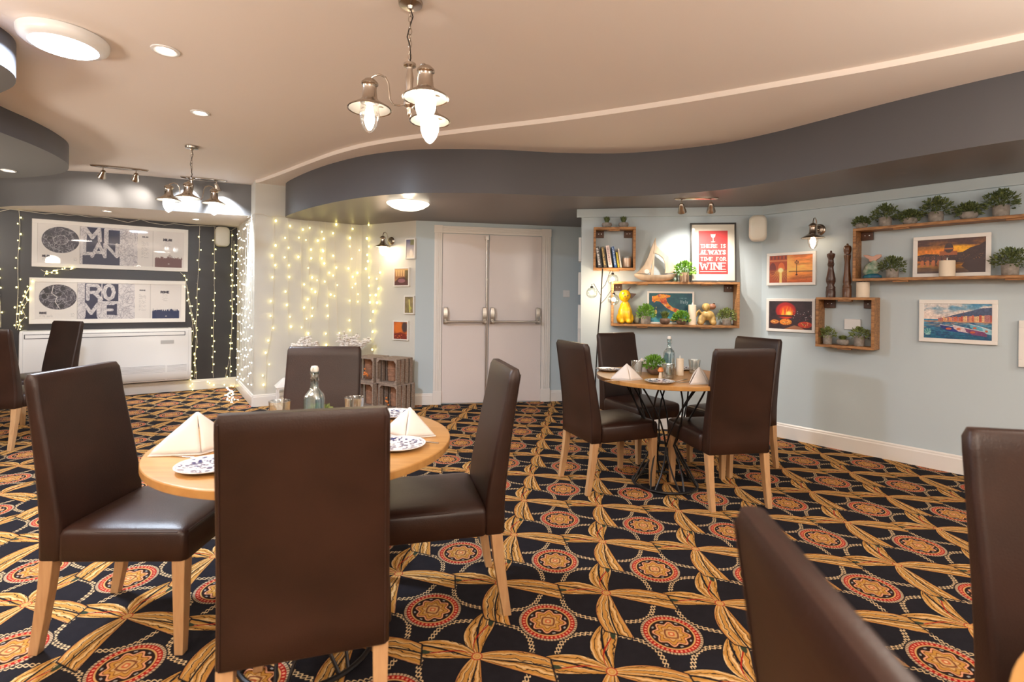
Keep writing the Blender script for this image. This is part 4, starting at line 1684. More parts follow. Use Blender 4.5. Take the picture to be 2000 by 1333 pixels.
def italy_map():
    cv = Canvas(200, 132, (34, 100, 112), 6)
    W_ = cv.W
    n = cv.noise(4, .4)
    cv.put(np.clip((n - .45) * 3, 0, 1), (24, 76, 100), .8)
    cv.put(np.clip((cv.noise(4, .3) - .5) * 4, 0, 1) * np.clip((cv.y - .5) * 3, 0, 1), (86, 176, 196), .85)
    boot = [(.07, .08), (.17, .06), (.24, .0), (.36, .01), (.50, .05), (.49, .10), (.40, .15), (.42, .26), (.47, .36), (.55, .45), (.66, .50), (.72, .55), (.80, .60), (.82, .64), (.76, .63), (.74, .66), (.78, .72), (.76, .80), (.73, .79), (.72, .70), (.66, .62), (.58, .60), (.50, .55), (.40, .46), (.33, .36), (.26, .27), (.17, .24), (.12, .30), (.07, .24)]
    cv.poly([(x * W_ * 1.0, y * 1.02 + .03) for x, y in boot], (236, 136, 72))
    msk = (np.abs(cv.a - np.array([236, 136, 72])).sum(-1) < 30)
    for k, c in enumerate(((250, 190, 120), (214, 76, 44), (250, 214, 170), (180, 60, 44), (255, 180, 40))):
        n = cv.noise(3, .12)
        cv.put(np.clip((n - .52) * 6, 0, 1) * msk, c, .75)
    cv.disc(W_ * .68, .68, .12, .06, (255, 205, 40), .9, .04)
    cv.disc(W_ * .16, .66, .045, .09, (250, 205, 120), .9)
    cv.disc(W_ * .17, .50, .02, .03, (190, 176, 120), .9)
    cv.disc(W_ * .56, .92, .10, .05, (250, 190, 90), .9)
    scribble(cv, W_ * .70, W_ * .90, .16, .03, (150, 190, 205), .6, 3)
    write(cv, 'Italy', W_ * .72, .24, W_ * .90, .11, .013, (176, 206, 220))
    return cv


def wine_poster():
    cv = Canvas(250, 344, (208, 52, 56), 7)
    W_ = cv.W
    ink = (246, 230, 214)
    m = W_ / 2
    cv.poly([(m - .062, .075), (m + .062, .075), (m + .052, .13), (m + .02, .165), (m - .02, .165), (m - .052, .13)], ink)
    cv.rect(m - .050, .070, m + .050, .086, (208, 52, 56), .55)
    cv.line(m, .16, m, .25, .014, ink)
    cv.disc(m, .255, .055, .010, ink)
    write(cv, 'THERE IS', W_ * .07, .315, W_ * .93, .075, .017, ink, True)
    write(cv, 'ALWAYS', W_ * .07, .455, W_ * .93, .085, .026, ink, True)
    write(cv, 'TIME FOR', W_ * .07, .615, W_ * .93, .075, .016, ink, True)
    write(cv, 'WINE', W_ * .06, .745, W_ * .94, .145, .034, ink, True)
    cv.rect(W_ * .05, .935, W_ * .95, .952, ink)
    return cv


def small_scene(k):
    cols = [(190, 180, 170), (150, 110, 74), (150, 134, 92), (176, 84, 34)]
    cv = Canvas(64, 84, cols[k], 20 + k)
    W_ = cv.W
    cv.tint(cv.noise(4, .3), .5)
    if k == 0:
        cv.vgrad(0, 1, (96, 96, 130), (246, 236, 214))
        cv.rect(W_ * .5, 0, W_, .3, (120, 120, 70), .8)
        cv.disc(W_ * .6, .75, .15, .2, (250, 240, 226), .8, .1)
    if k == 1:
        cv.vgrad(0, .6, (230, 190, 130), (150, 100, 70))
        cv.poly([(0, .8), (W_ * .3, .55), (W_ * .7, .5), (W_, .7), (W_, 1), (0, 1)], (96, 62, 60))
        cv.disc(W_ * .5, .72, .2, .12, (170, 120, 130), .8)
        for j in range(5):
            cv.rect(W_ * (.1 + .17 * j), .1, W_ * (.18 + .17 * j), .45, (250, 215, 150), .7)
        cv.rect(W_ * .75, .1, W_, .7, (80, 76, 48), .7)
    if k == 2:
        for j in range(6):
            cv.line(W_ * (.1 + .15 * j), 0, W_ * (.15 + .15 * j), 1, .05, (96, 88, 66), .6)
        cv.line(W_ * .5, .2, W_ * .6, .9, .12, (214, 206, 130), .9)
        cv.disc(W_ * .65, .7, .1, .1, (196, 196, 90), .9, .05)
    if k == 3:
        cv.disc(W_ * .35, .35, .25, .35, (226, 120, 44), .9, .1)
        cv.disc(W_ * .8, .3, .16, .28, (66, 56, 62), .9, .05)
        cv.poly([(0, .7), (W_ * .5, .6), (W_, .75), (W_, 1), (0, 1)], (130, 44, 30))
        for j in range(20):
            cv.disc(W_ * random.random(), random.uniform(.6, 1), .03, .02, random.choice([(230, 110, 60), (90, 30, 24), (240, 170, 90)]), .8)
    return cv


def framed(name, lab, wl, box, cv, fm, border, cat='picture', group=None, thick=0.022, off=0.0, lean=0.0, mount=0.0, glass=True, sunk=0.006):
    """framed print on wall wl; box = (t0, t1, z0, z1)"""
    t0_, t1_, z0, z1 = box
    w, h = t1_ - t0_, z1 - z0
    p = wl.pt((t0_ + t1_) / 2, off, z0)
    t = thing(name, lab, cat, p, wl.rz, group)
    if lean:
        t.rotation_euler = (-lean, 0, wl.rz)
    b = MB()
    b.box(-w / 2, w / 2, -thick, 0, 0, border)
    b.box(-w / 2, w / 2, -thick, 0, h - border, h)
    b.box(-w / 2, -w / 2 + border, -thick, 0, border, h - border)
    b.box(w / 2 - border, w / 2, -thick, 0, border, h - border)
    b.box(-w / 2 + border, w / 2 - border, -0.006, 0, border, h - border)
    b.build('frame', fm, t, smooth=False, bevel=0.002)
    iw, ih = w - 2 * border, h - 2 * border
    yy = -thick + sunk
    if mount:
        MB().box(-iw / 2, iw / 2, yy, -0.005, border, border + ih).build('mount', M['mount'], t, smooth=False)
        yy -= 0.0012
    iw -= 2 * mount
    ih -= 2 * mount
    cv.mesh('print', iw, ih, t, yy, -iw / 2, border + mount)
    if glass:
        g = MB()
        g.add([(-w / 2 + border, -thick + 0.002, border), (w / 2 - border, -thick + 0.002, border), (w / 2 - border, -thick + 0.002, h - border), (-w / 2 + border, -thick + 0.002, h - border)], [(0, 1, 2, 3)])
        g.build('glass_pane', M['paneglass'], t, smooth=False)
    return t


M['paneglass'] = thin_glass('picture glass', (1, 1, 1), 0.02, rough=0.02)


def wbox(wl, x0, x1, yt, yb, off=0.0, xm=None):
    ta, tb_ = wl.at(x0, 600, off)[0], wl.at(x1, 600, off)[0]
    xm = (x0 + x1) / 2
    return (ta, tb_, wl.at(xm, yb, off)[1], wl.at(xm, yt, off)[1])


# ------------------------------------------------------------------ left end: map posters, air conditioner, speaker
framed('city_poster', 'wide white framed map poster lettered MILAN, upper of the two on the charcoal wall', W_dark, wbox(W_dark, 61, 366, 438, 526, .02), city_print('MILAN'), M['frame_white'], 0.048, 'poster', 'wide framed city posters', 0.03, mount=0.0)
framed('city_poster', 'wide white framed map poster lettered ROME, lower of the two on the charcoal wall', W_dark, wbox(W_dark, 57, 362, 546, 631, .02), city_print('ROME'), M['frame_white'], 0.048, 'poster', 'wide framed city posters', 0.03)

ta, tb_ = W_dark.at(36, 700, .22)[0], W_dark.at(374, 700, .22)[0]
zb, zt = 0.165, 0.835
ac = thing('air_conditioner', 'long white air conditioning unit under the map posters', 'air conditioner', W_dark.pt((ta + tb_) / 2, 0, zb), W_dark.rz)
aw, ah, ad = (tb_ - ta), zt - zb, 0.215
b = MB()
prof = [(0, 0), (-ad * .75, 0), (-ad * .93, 0.05), (-ad, 0.17), (-ad, ah - .05), (-ad * .97, ah - .02), (-ad * .88, ah), (0, ah)]
b.loft([[(x, y, z) for y, z in prof] for x in (-aw / 2 + 0.03, aw / 2 - 0.03)])
b.build('housing', M['whiteplastic'], ac, bevel=0.006, angle=50)
for sx in (-1, 1):
    e = MB()
    pr2 = [(y * 1.02 - (0.004 if y < 0 else 0), z + (0.004 if z > 0 else -0.0)) for y, z in prof]
    e.loft([[(sx * (aw / 2 - 0.032), y, z) for y, z in pr2], [(sx * (aw / 2 - 0.006), y, z) for y, z in pr2], [(sx * aw / 2, y * .96, z * .98 + .006) for y, z in pr2]])
    e.build('end_cap', M['whiteplastic'], ac, angle=30)
s_ = MB()
s_.box(-aw / 2 + .05, aw / 2 - .07, -ad - .0015, -ad + .01, ah - .088, ah - .080)
s_.box(-aw / 2 + .05, aw / 2 - .07, -ad * .985 - .0015, -ad + .02, ah - .042, ah - .036)
s_.box(-aw / 2 + .042, -aw / 2 + .05, -ad - .0015, -ad + .02, ah - .088, ah - .036)
s_.box(aw / 2 - .078, aw / 2 - .07, -ad - .0015, -ad + .02, ah - .088, ah - .036)
s_.build('outlet_slot', M['greyline'], ac, smooth=False)
s_ = MB()
for k in range(12):
    z = 0.022 + k * 0.0165
    yf = -ad * .78 - (ad * .22) * min(1, (z / .17) ** .6)
    for (xa, xb) in ((-aw / 2 + .05, -.02), (.02, aw / 2 - .28), (aw / 2 - .26, aw / 2 - .05)):
        s_.box(xa, xb, yf - .003, yf + .012, z, z + .0035)
s_.build('intake_grille', pbr('grey louvre plastic', (0.42, 0.42, 0.44), 0.5), ac, smooth=False)  # slats in a darker grey than the white housing
MB().box(aw / 2 - .33, aw / 2 - .19, -ad - .003, -ad + .002, ah - .19, ah - .145).build('badge', pbr('silver badge', (0.5, 0.5, 0.5), 0.4), ac, smooth=False, bevel=.001)


def speaker(lab, p, rz, w=0.15, h=0.24, d=0.13, group='cream wall speakers'):
    t = thing('wall_speaker', lab, 'speaker', p, rz, group)
    rings = []
    for yy, e in ((-0.03, .012), (-0.045, 0), (-d, 0.0), (-d - .02, .006), (-d - .028, .02)):
        rr = rrect(-w / 2 + e, w / 2 - e, -h / 2 + e, h / 2 - e, yy, 0.05)
        rings.append([(x, yy, z) for x, z, _ in rr])
    MB().loft(rings).build('cabinet', M['creamplastic'], t, angle=50)
    MB().box(-0.02, 0.02, -0.035, 0.0, -0.04, 0.04).build('bracket', M['creamplastic'], t)
    return t


tt, zz = W_dark.at(434, 463, .08)
speaker('cream speaker on the charcoal wall right of the upper map poster', W_dark.pt(tt, 0, zz), W_dark.rz, .17, .26)
tt, zz = W_shelf.at(1478, 447, .10)
sp = speaker('cream speaker high in the corner right of the red wine poster', W_shelf.pt(W_shelf.L - 0.045, 0.03, zz), W_shelf.rz - 0.35)

# ------------------------------------------------------------------ alcove wall: small pictures
for k, (x0, x1, yt, yb, lab) in enumerate(((790, 809, 466, 506, 'small white framed picture at the top of the alcove cluster, pale view'),
                                           (768, 798, 523, 560, 'small white framed picture with a bridge, second down in the alcove cluster'),
                                           (788.5, 808, 578, 614, 'small white framed picture of a leafy path, third down in the alcove cluster'),
                                           (767.5, 797, 627, 665, 'small white framed orange picture, lowest of the alcove cluster'))):
    framed('small_picture', lab, W_pics, wbox(W_pics, x0, x1, yt, yb, .03), small_scene(k), M['frame_white'], .014, 'picture', 'small pictures in the alcove', .03, glass=False)
for k, (y0, y1) in enumerate(((467, 512), (533, 575), (594, 639), (643, 671))):
    z1_ = EYE - (y0 - 586) * 5.55 / 985
    z0_ = EYE - (y1 - 586) * 5.55 / 985
    tc_ = W_niche.L - (0.36 if k != 3 else .7)
    framed('edge_on_picture', ('white framed picture seen edge-on beside the shelves, ' + ('highest of four', 'second of four from the top', 'third of four from the top', 'lowest of four')[k]), W_niche, (tc_ - .1, tc_ + .1, z0_, z1_), small_scene((k + 1) % 4), M['frame_white'], .016, 'picture', 'pictures on the narrow side wall', .028, glass=False)

# ------------------------------------------------------------------ shelf boxes


def shelf_box(lab, wl, x0, x1, yt, yb, depth=0.15, th=0.022, brackets=2, right_side=True, blocks='top'):
    ta = wl.at(x0, 600, depth)[0]
    tb2 = wl.at(x1, 600, depth)[0]
    xm = (x0 + min(x1, 1990)) / 2
    z1_, z0_ = wl.at(x0, yt, depth)[1], wl.at(x0, yb, depth)[1]
    t = thing('box_shelf', lab, 'shelf', wl.pt(ta, 0, z0_), wl.rz, 'rustic wooden box shelves')
    w, h = tb2 - ta, z1_ - z0_
    MB().box(0, w, -depth, 0, 0, th).build('bottom_board', M['shelfwood'], t, smooth=False, bevel=.002)
    MB().box(0, w, -depth, 0, h - th, h).build('top_board', M['shelfwood'], t, smooth=False, bevel=.002)
    MB().box(0, th, -depth, 0, th, h - th).build('side_board', M['shelfwood'], t, smooth=False, bevel=.002)
    if right_side:
        MB().box(w - th, w, -depth, 0, th, h - th).build('side_board', M['shelfwood'], t, smooth=False, bevel=.002)
    bw = min(.085, w * .2)
    for xa in ([th] + ([w - th - bw] if right_side else [])):
        o = MB().box(xa, xa + bw, -.022, -.001, h - th - .068, h - th).build('corner_block', M['shelfdark'], t, smooth=False, bevel=.002)
        for q in (0.35, .7):
            MB().cyl((xa + bw * q, -.021, h - th - .03), (xa + bw * q, -.025, h - th - .03), .004, 8).build('screw', M['steel'], o)
    for k in range(brackets):
        xc = w * (.25 + .5 * k) if brackets > 1 else w * .5
        MB().box(xc - .05, xc + .05, -depth + .012, -depth + .05, h - th - .012, h - th).build('batten', M['shelfwood'], t, smooth=False, bevel=.002)
        MB().box(xc - .05, xc + .05, -depth + .012, -depth + .05, -.012, 0).build('batten', M['shelfwood'], t, smooth=False, bevel=.002)
    return dict(t0=ta, t1=tb2, z0=z0_, z1=z1_, th=th, w=wl, floor=z0_ + th, top=z1_, d=depth)


SA = shelf_box('small wooden box shelf holding books, left of the sailing boat', W_shelf, 1158, 1240.5, 444, 527.5, brackets=1)
SB = shelf_box('wide wooden box shelf with the yellow cat, under the red wine poster', W_shelf, 1194, 1445, 550, 637)
SCx = shelf_box('small wooden box shelf with three plants on the right wall', W_right, 1593, 1708, 581, 677, brackets=1)
SD = shelf_box('long wooden box shelf at the upper right holding the fish ornament', W_right, 1664, 2120, 447, 549.5, right_side=True)


def spot_on(S, px, off, level):
    """place on shelf S under image column px"""
    t_, _ = S['w'].at(px, 600, off)
    return S['w'].pt(t_, off, S[level]), S['w'].rz


# books
books = [(1170.5, .036, .205, (0.05, 0.045, 0.045), 'black and white spined book, leftmost'), (1181, .028, .205, (0.10, 0.075, 0.045), 'dark book with a gold band'),
         (1191, .034, .215, (0.78, 0.66, 0.62), 'pale pink book, tallest of the row'), (1201, .024, .205, (0.03, 0.11, 0.33), 'blue spined book in the row'),
         (1207, .016, .15, (0.70, 0.55, 0.06), 'short yellow book in the row'), (1211.5, .013, .185, (0.80, 0.74, 0.66), 'thin cream book, rightmost')]
for k, (px, w, h, c, lab) in enumerate(books):
    p, rz = spot_on(SA, px, .085, 'floor')
    t = thing('book', lab + ' in the small box shelf', 'book', p, rz, 'books in the small box shelf')
    cm = pbr('book cover', c, .45)
    lean = -0.15
    Mx = Matrix.Rotation(lean, 4, 'Y')
    zoff = abs(math.sin(lean)) * w * 0.5
    t.location.z += 0.0005
    def bx(b_, x0, x1, y0, y1, z0, z1):
        b_.xf(Matrix.Translation((0, 0, zoff)) @ Mx)
        return b_.box(x0, x1, y0, y1, z0, z1)
    cb = MB()
    bx(cb, -w / 2, w / 2, -.060, -.056, 0, h)
    bx(cb, -w / 2, -w / 2 + .002, -.058, .06, 0, h)
    bx(cb, w / 2 - .002, w / 2, -.058, .06, 0, h)
    cb.build('cover', cm, t, smooth=False)
    bx(MB(), -w / 2 + .002, w / 2 - .002, -.056, .055, .003, h - .003).build('pages', M['mount'], t, smooth=False)
    mk = MB()
    R = random.Random(k)
    z = h * .12
    cc = [(0.7, 0.7, 0.7), (0.75, 0.55, 0.2), (0.45, 0.3, 0.3), (0.6, 0.72, 0.85), (0.3, 0.25, 0.05), (0.5, 0.42, 0.35)][k]
    while z < h * .92:
        dz = R.uniform(.004, .012)
        bx(mk, -w * .28, w * R.uniform(.05, .3), -.0606, -.0598, z, z + dz)
        z += dz + R.uniform(.003, .008)
    mk.build('spine_print', pbr('spine print', cc, .5), t, smooth=False)
p, rz = spot_on(SA, 1223, .085, 'floor')
cj = thing('jar_candle', 'peach candle in a frosted glass beside the books', 'candle', p, rz)
MB().lathe([(0.0005, 0), (.042, 0), (.045, .004), (.045, .112), (.0435, .112), (.042, .012), (.0005, .01)], seg=28).build('glass_jar', M['paneglass'], cj)
MB().lathe([(0.0005, .0105), (.0412, .0105), (.0415, .018), (.0415, .095), (.0005, .098)], seg=28).build('wax', pbr('peach wax', (0.80, 0.55, 0.36), .6), cj)
for px, lab in ((1183.5, 'small grey potted succulent on top of the book shelf, left one'), (1216, 'small grey potted succulent on top of the book shelf, right one')):
    p, rz = spot_on(SA, px, .08, 'top')
    plant(lab, 'bowl', 'grass', 'leaf_dark', p, .92, .062, .090, rz, n=240, leaf=.045, group='potted plants on the small book shelf')

# wooden sailing boat
p, rz = spot_on(SB, 1281, .085, 'top')
boat = thing('wooden_sailing_boat', 'whitewashed wooden sailing boat ornament on top of the wide shelf', 'ornament', p, rz)
hb = MB()
secs = []
for k in range(13):
    u = k / 12
    x = -.195 + .37 * u
    wy = .045 * math.sin(PI * (0.06 + .88 * u)) ** .7
    zb_ = .050 * (abs(2 * u - 1) ** 3.0)
    zt_ = .062 + .012 * (2 * u - 1) ** 2
    secs.append([(x, -wy, zt_), (x, -wy * .75, zb_ + .015), (x, 0, zb_), (x, wy * .75, zb_ + .015), (x, wy, zt_), (x, wy * .7, zt_ - .01), (x, -wy * .7, zt_ - .01)])
hb.loft(secs).build('hull', M['driftwood'], boat, angle=60)
MB().tube([(-.035, 0, .05), (-.028, 0, .2), (-.012, 0, .385), (-.010, 0, .402)], [.011, .010, .006, .003], 8).build('mast', M['driftwood'], boat)
jib = [(-.19, .072), (-.15, .105), (-.11, .155), (-.07, .24), (-.045, .32), (-.018, .385), (-.022, .30), (-.036, .20), (-.05, .13), (-.048, .085), (-.09, .075)]
MB().prism(jib, -.010, .010).build('front_sail', M['driftwood'], boat, bevel=.003)
sail = [(-.012, .392), (.0, .33), (.03, .295), (.07, .265), (.105, .235), (.14, .195), (.165, .15), (.168, .115), (.150, .082), (.075, .078), (.080, .12), (.074, .175), (.058, .215), (.025, .245), (-.012, .262), (-.026, .262), (-.020, .33)]
MB().prism(sail, -.012, .012).build('main_sail', M['driftwood'], boat, bevel=.003)
MB().tube([(-.045, 0, .06), (-.038, 0, .12), (-.032, 0, .155)], [.013, .008, .003], 8).build('short_post', M['driftwood'], boat)
lf = MB()
lf.cyl((-.085, -.012, .094), (-.085, .006, .094), .022, 20)
lf.build('life_ring', M['ceramic'], boat, bevel=.003)
boat.scale = (1.06, 1.1, 1.06)

p, rz = spot_on(SB, 1318, .08, 'top')
j = thing('glass_jar', 'small pale green glass jar between the boat and the plant', 'jar', p, rz)
MB().lathe([(0.0005, 0), (.022, 0), (.024, .004), (.024, .06), (.018, .07), (.018, .08), (.0165, .08), (.0165, .07), (.022, .058), (.022, .006), (.0005, .005)], seg=22).build('glass_body', thin_glass('green glass', (.72, .9, .84), .15), j)
MB().lathe([(0.0005, .079), (.019, .079), (.019, .09), (.0005, .092)], seg=18).build('lid', M['ceramic'], j)
p, rz = spot_on(SB, 1336, .12, 'top')
plant('bright green plant in a pale bark pot beside the red wine poster', 'bark', 'ball', 'leaf_bright', p, 1.22, .082, .095, rz, n=300, leaf=.024, group='plants on the wide shelf')

# red poster in a black frame, leaning on the wall
bx_ = wbox(W_shelf, 1347, 1437, 435, 548.5, .05)
po = framed('framed_poster', 'red poster reading there is always time for wine, in a black frame', W_shelf, (bx_[0], bx_[1], SB['top'], bx_[3]), wine_poster(), M['frame_black'], .016, 'poster', None, .022, off=.052, lean=.065, mount=.062)

# things in the wide shelf
p, rz = spot_on(SB, 1221, .085, 'floor')
cat = thing('cat_figurine', 'yellow glazed cat figurine with dark ears at the left of the wide shelf', 'figurine', p, rz)
cb = MB()
cb.ball((0, 0, .085), .062, .052, .085, 18, 12).ball((0, .005, .13), .048, .042, .065, 18, 10)
cb.ball((-.026, -.030, .07), .026, .026, .075).ball((.026, -.030, .07), .026, .026, .075)
cb.ball((-.028, -.046, .018), .022, .030, .018).ball((.030, -.046, .018), .022, .030, .018)
cb.ball((-.045, .0, .045), .030, .042, .045).ball((.045, .0, .045), .030, .042, .045)
cb.build('body', M['yellow'], cat, remesh=.005)
hd = MB()
hd.xf(Matrix.Translation((-.004, -.004, .235)) @ Matrix.Rotation(.45, 4, 'Y'))
hd.ball((0, 0, 0), .052, .048, .052, 20, 12).ball((.0, -.040, -.012), .022, .018, .016)
hd.build('head', M['yellow'], cat, remesh=.005)
er = MB()
er.xf(Matrix.Translation((-.004, -.004, .235)) @ Matrix.Rotation(1.0, 4, 'Y'))
for sx in (-1, 1):
    er.add([(sx * .014 - .020, -.014, .038), (sx * .032 + .020, -.014, .030), (sx * .040, -.006, .098), (sx * .024, .018, .032)], [(0, 1, 2), (1, 3, 2), (3, 0, 2), (0, 3, 1)])
er.build('ears', M['darkbrown'], cat, smooth=False, bevel=.003)
fc = MB()
fc.xf(Matrix.Translation((-.004, -.004, .235)) @ Matrix.Rotation(.45, 4, 'Y'))
for sx in (-1, 1):
    fc.ball((sx * .019, -.0435, .010), .006, .004, .007, 10, 6)
fc.ball((0, -.058, -.008), .005, .004, .004, 8, 6)
fc.build('eyes_and_nose', M['darkbrown'], cat)
MB().lathe([(0.04, 0), (.055, .001), (.055, .008), (.04, .010)], (0, -.005, 0), 24, cap0=True, cap1=True).build('dark_base', M['darkbrown'], cat)
cat.scale = (1.12, 1.0, 1.16)

p, rz = spot_on(SB, 1244, .05, 'floor')
o = MB().ball((0, 0, .045), .034, .034, .045, 18, 12).lathe([(.014, .084), (.017, .092), (.014, .098)], seg=16).build('stone_vase', pbr('speckled green grey stone', (0.42, 0.43, 0.36), .7, color2=(.22, .24, .19), scale=60))
tag(on_wall(o, W_shelf, 0), 'small speckled grey stone vase beside the yellow cat', 'vase')
o.location, o.rotation_euler = p, (0, 0, rz)
p, rz = spot_on(SB, 1261.5, .10, 'floor')
plant('round green plant in a grey pot left of the Italy map', 'cylinder', 'ball', 'leaf_bright', p, 1.02, .086, .118, rz, n=480, leaf=.021, group='plants on the wide shelf')
bx_ = wbox(W_shelf, 1264, 1356, 569.5, 630, .025)
framed('map_picture', 'teal and orange illustrated map of Italy standing in the wide shelf', W_shelf, (bx_[0], bx_[1], SB['floor'] + .001, bx_[3]), italy_map(), M['frame_white'], .018, 'picture', None, .012, off=.018, lean=.03, glass=False, sunk=.003)
p, rz = spot_on(SB, 1299, .11, 'floor')
plant('sparse green tuft in a brown bark pot, left of the two nut shaped pots', 'nut', 'grass', 'leaf_olive', p, 1.25, .066, .075, rz, n=150, leaf=.034, group='plants on the wide shelf')
p, rz = spot_on(SB, 1331, .11, 'floor')
plant('bright green dome plant in a brown bark pot, right of the two nut shaped pots', 'nut', 'ball', 'leaf_bright', p, 1.22, .066, .062, rz, n=300, leaf=.021, group='plants on the wide shelf')
p, rz = spot_on(SB, 1352, .085, 'floor')
make_candle('pillar_candle', 'tall cream pillar candle right of the Italy map in the wide shelf', .036, .192, p)

p, rz = spot_on(SB, 1381, .085, 'floor')
dog = thing('dog_figurine', 'tan striped dog figurine with a big brown snout in the wide shelf', 'figurine', p, rz)
db = MB()
db.ball((.005, 0, .085), .058, .042, .044, 18, 12)
db.ball((-.045, 0, .045), .032, .034, .045).ball((.045, 0, .050), .030, .032, .045)
for sx, sy in ((-.055, -.022), (-.055, .022), (.052, -.022), (.052, .022)):
    db.ball((sx, sy, .022), .026, .016, .022)
db.build('body', M['dogtan'], dog, remesh=.005)
dh = MB()
dh.ball((-.008, 0, .158), .037, .034, .034, 18, 12).ball((-.012, -.03, .15), .014, .010, .028).ball((-.012, .03, .15), .014, .010, .028).ball((0, 0, .125), .022, .022, .03)
dh.build('head', M['dogtan'], dog, remesh=.004)
MB().ball((.042, 0, .160), .034, .027, .026, 16, 10).build('snout', M['dogbrown'], dog)
MB().ball((.058, 0, .186), .010, .010, .008, 10, 8).build('nose', M['darkbrown'], dog)
MB().tube([(-.045, 0, .10), (-.068, 0, .125), (-.088, 0, .105), (-.092, 0, .07)], [.010, .011, .010, .005], 8).build('tail', M['dogtan'], dog)
dog.scale = (1.08, 1.0, 1.1)
p, rz = spot_on(SB, 1420, .095, 'floor')
plant('olive leafy plant at the right end of the wide shelf', 'cylinder', 'ball', 'leaf_olive', p, .88, .098, .112, rz, n=380, leaf=.024, group='plants on the wide shelf')

# ------------------------------------------------------------------ right wall pictures and shelf things
framed('picture', 'white framed orange sunset picture with a street lamp, above the pizza picture', W_right, wbox(W_right, 1496.5, 1592, 493, 557.5, .03), venice(), M['frame_white'], .025, 'picture', 'white framed pictures on the right wall', .03, glass=False)
framed('picture', 'white framed picture of pizzas before a fire, left of the box of plants', W_right, wbox(W_right, 1496.5, 1592, 583.5, 649, .03), pizza(), M['frame_white'], .025, 'picture', 'white framed pictures on the right wall', .03, glass=False)
framed('picture', 'white framed picture of boats in a blue harbour', W_right, wbox(W_right, 1795, 1949, 586, 671, .03), harbour(), M['frame_white'], .03, 'picture', 'white framed pictures on the right wall', .03, glass=False)
bx_ = wbox(W_right, 1781, 1934, 458.5, 540.5, .06)
framed('picture', 'white framed picture of a domed church at sunset, standing in the long shelf', W_right, (bx_[0], bx_[1], SD['floor'] + .001, bx_[3]), dome_sunset(), M['frame_white'], .028, 'picture', 'white framed pictures on the right wall', .02, off=.035, lean=.05, glass=False)
framed('picture', 'pale framed picture cut by the right-hand edge of the view', W_right, wbox(W_right, 1990, 2120, 628, 722, .03), harbour(), M['frame_white'], .05, 'picture', 'white framed pictures on the right wall', .03, glass=False)


def mill(name, lab, px, S, m, prof, s=1.0, off=.085):
    p, rz = spot_on(S, px, off, 'top')
    t = thing(name, lab, 'pepper mill', p, rz, 'tall wooden pepper mills')
    k = 12
    MB().lathe(prof[:k], seg=28, cap0=True, cap1=True).build('body', m, t, angle=50)
    MB().lathe(prof[k:], seg=28, cap0=True, cap1=True).build('turning_head', m, t, angle=50)
    MB().lathe([(0.0005, prof[-1][1]), (.007, prof[-1][1]), (.009, prof[-1][1] + .006), (.006, prof[-1][1] + .013), (.0005, prof[-1][1] + .015)], seg=12).build('finial', M['nickel'] if m is M['mill'] else m, t)
    t.scale = (s, s, s)
    return t


prof1 = [(.036, 0), (.037, .05), (.034, .056), (.036, .062), (.034, .072), (.036, .085), (.025, .105), (.036, .135), (.036, .16), (.022, .235), (.019, .26), (.026, .285), (.027, .288), (.022, .30), (.020, .33), (.030, .355), (.031, .375), (.012, .385), (.005, .39)]
mill('pepper_mill', 'dark turned pepper mill, left of the two on the small plant shelf', 1622, SCx, M['mill_dark'], prof1, 0.99)
prof2 = [(.033, 0), (.034, .07), (.031, .076), (.033, .082), (.033, .095), (.026, .11), (.031, .13), (.030, .14), (.023, .22), (.020, .30), (.026, .345), (.027, .355), (.026, .360), (.022, .37), (.028, .39), (.029, .42), (.023, .435), (.012, .44), (.006, .441)]
mill('pepper_mill', 'brown smooth pepper mill, right of the two on the small plant shelf', 1654, SCx, M['mill'], prof2, 0.99)
p, rz = spot_on(SCx, 1685, .09, 'top')
make_candle('pillar_candle', 'cream pillar candle on the small plant shelf beside the pepper mills', .046, .125, p)

for px, pot, sty, mt, s, sp_, h_, lab in ((1617, 'tall', 'ball', 'leaf_olive', .80, .075, .095, 'loose olive plant in a grey pot, left of three in the small box'), (1647, 'bowl', 'grass', 'leaf_olive', .86, .075, .06, 'low grassy plant in a round pot, middle of three in the small box'),
                                      (1679, 'tall', 'ball', 'leaf_olive', .84, .085, .095, 'upright green plant in a grey pot, right of three in the small box')):
    p, rz = spot_on(SCx, px, .09, 'floor')
    plant(lab, pot, sty, mt, p, s, sp_, h_, rz, n=260, leaf=.022 if sty == 'ball' else .03, group='plants in the small box shelf')

TOPS = [(1681, 'bowl', 'ball', .80, .072, .075, 'small leafy plant in a low pot, leftmost on top of the long shelf'), (1727, 'cylinder', 'ball', .95, .10, .115, 'spreading plant in a grey pot, second on top of the long shelf'),
        (1775, 'bowl', 'ball', .92, .072, .075, 'low plant in a round pot, third along the top of the long shelf'), (1826, 'cylinder', 'ball', 1.0, .10, .115, 'bushy plant in a grey pot, fourth along the top of the long shelf'),
        (1890, 'bowl', 'ball', .98, .072, .075, 'low plant in a round pot, fifth along the top of the long shelf'), (1953, 'cylinder', 'ball', 1.0, .10, .115, 'bushy plant in a grey pot at the right end on top of the long shelf')]
for k, (px, pot, sty, s, sp_, h_, lab) in enumerate(TOPS):
    p, rz = spot_on(SD, px, .085, 'top')
    plant(lab, pot, sty, 'leaf_dark', p, s, sp_, h_, rz, n=360, leaf=.024 + .0001 * k, group='plants on top of the long shelf')
for px, lab in ((1742, 'leafy plant in a grey pot beside the fish ornament in the long shelf'), (1972, 'leafy plant in a grey pot right of the church picture in the long shelf')):
    p, rz = spot_on(SD, px, .095, 'floor')
    plant(lab, 'cylinder', 'ball', 'leaf_dark', p, .90 if px < 1800 else 1.0, .10, .115, rz, n=360, leaf=.024, group='plants in the long shelf')
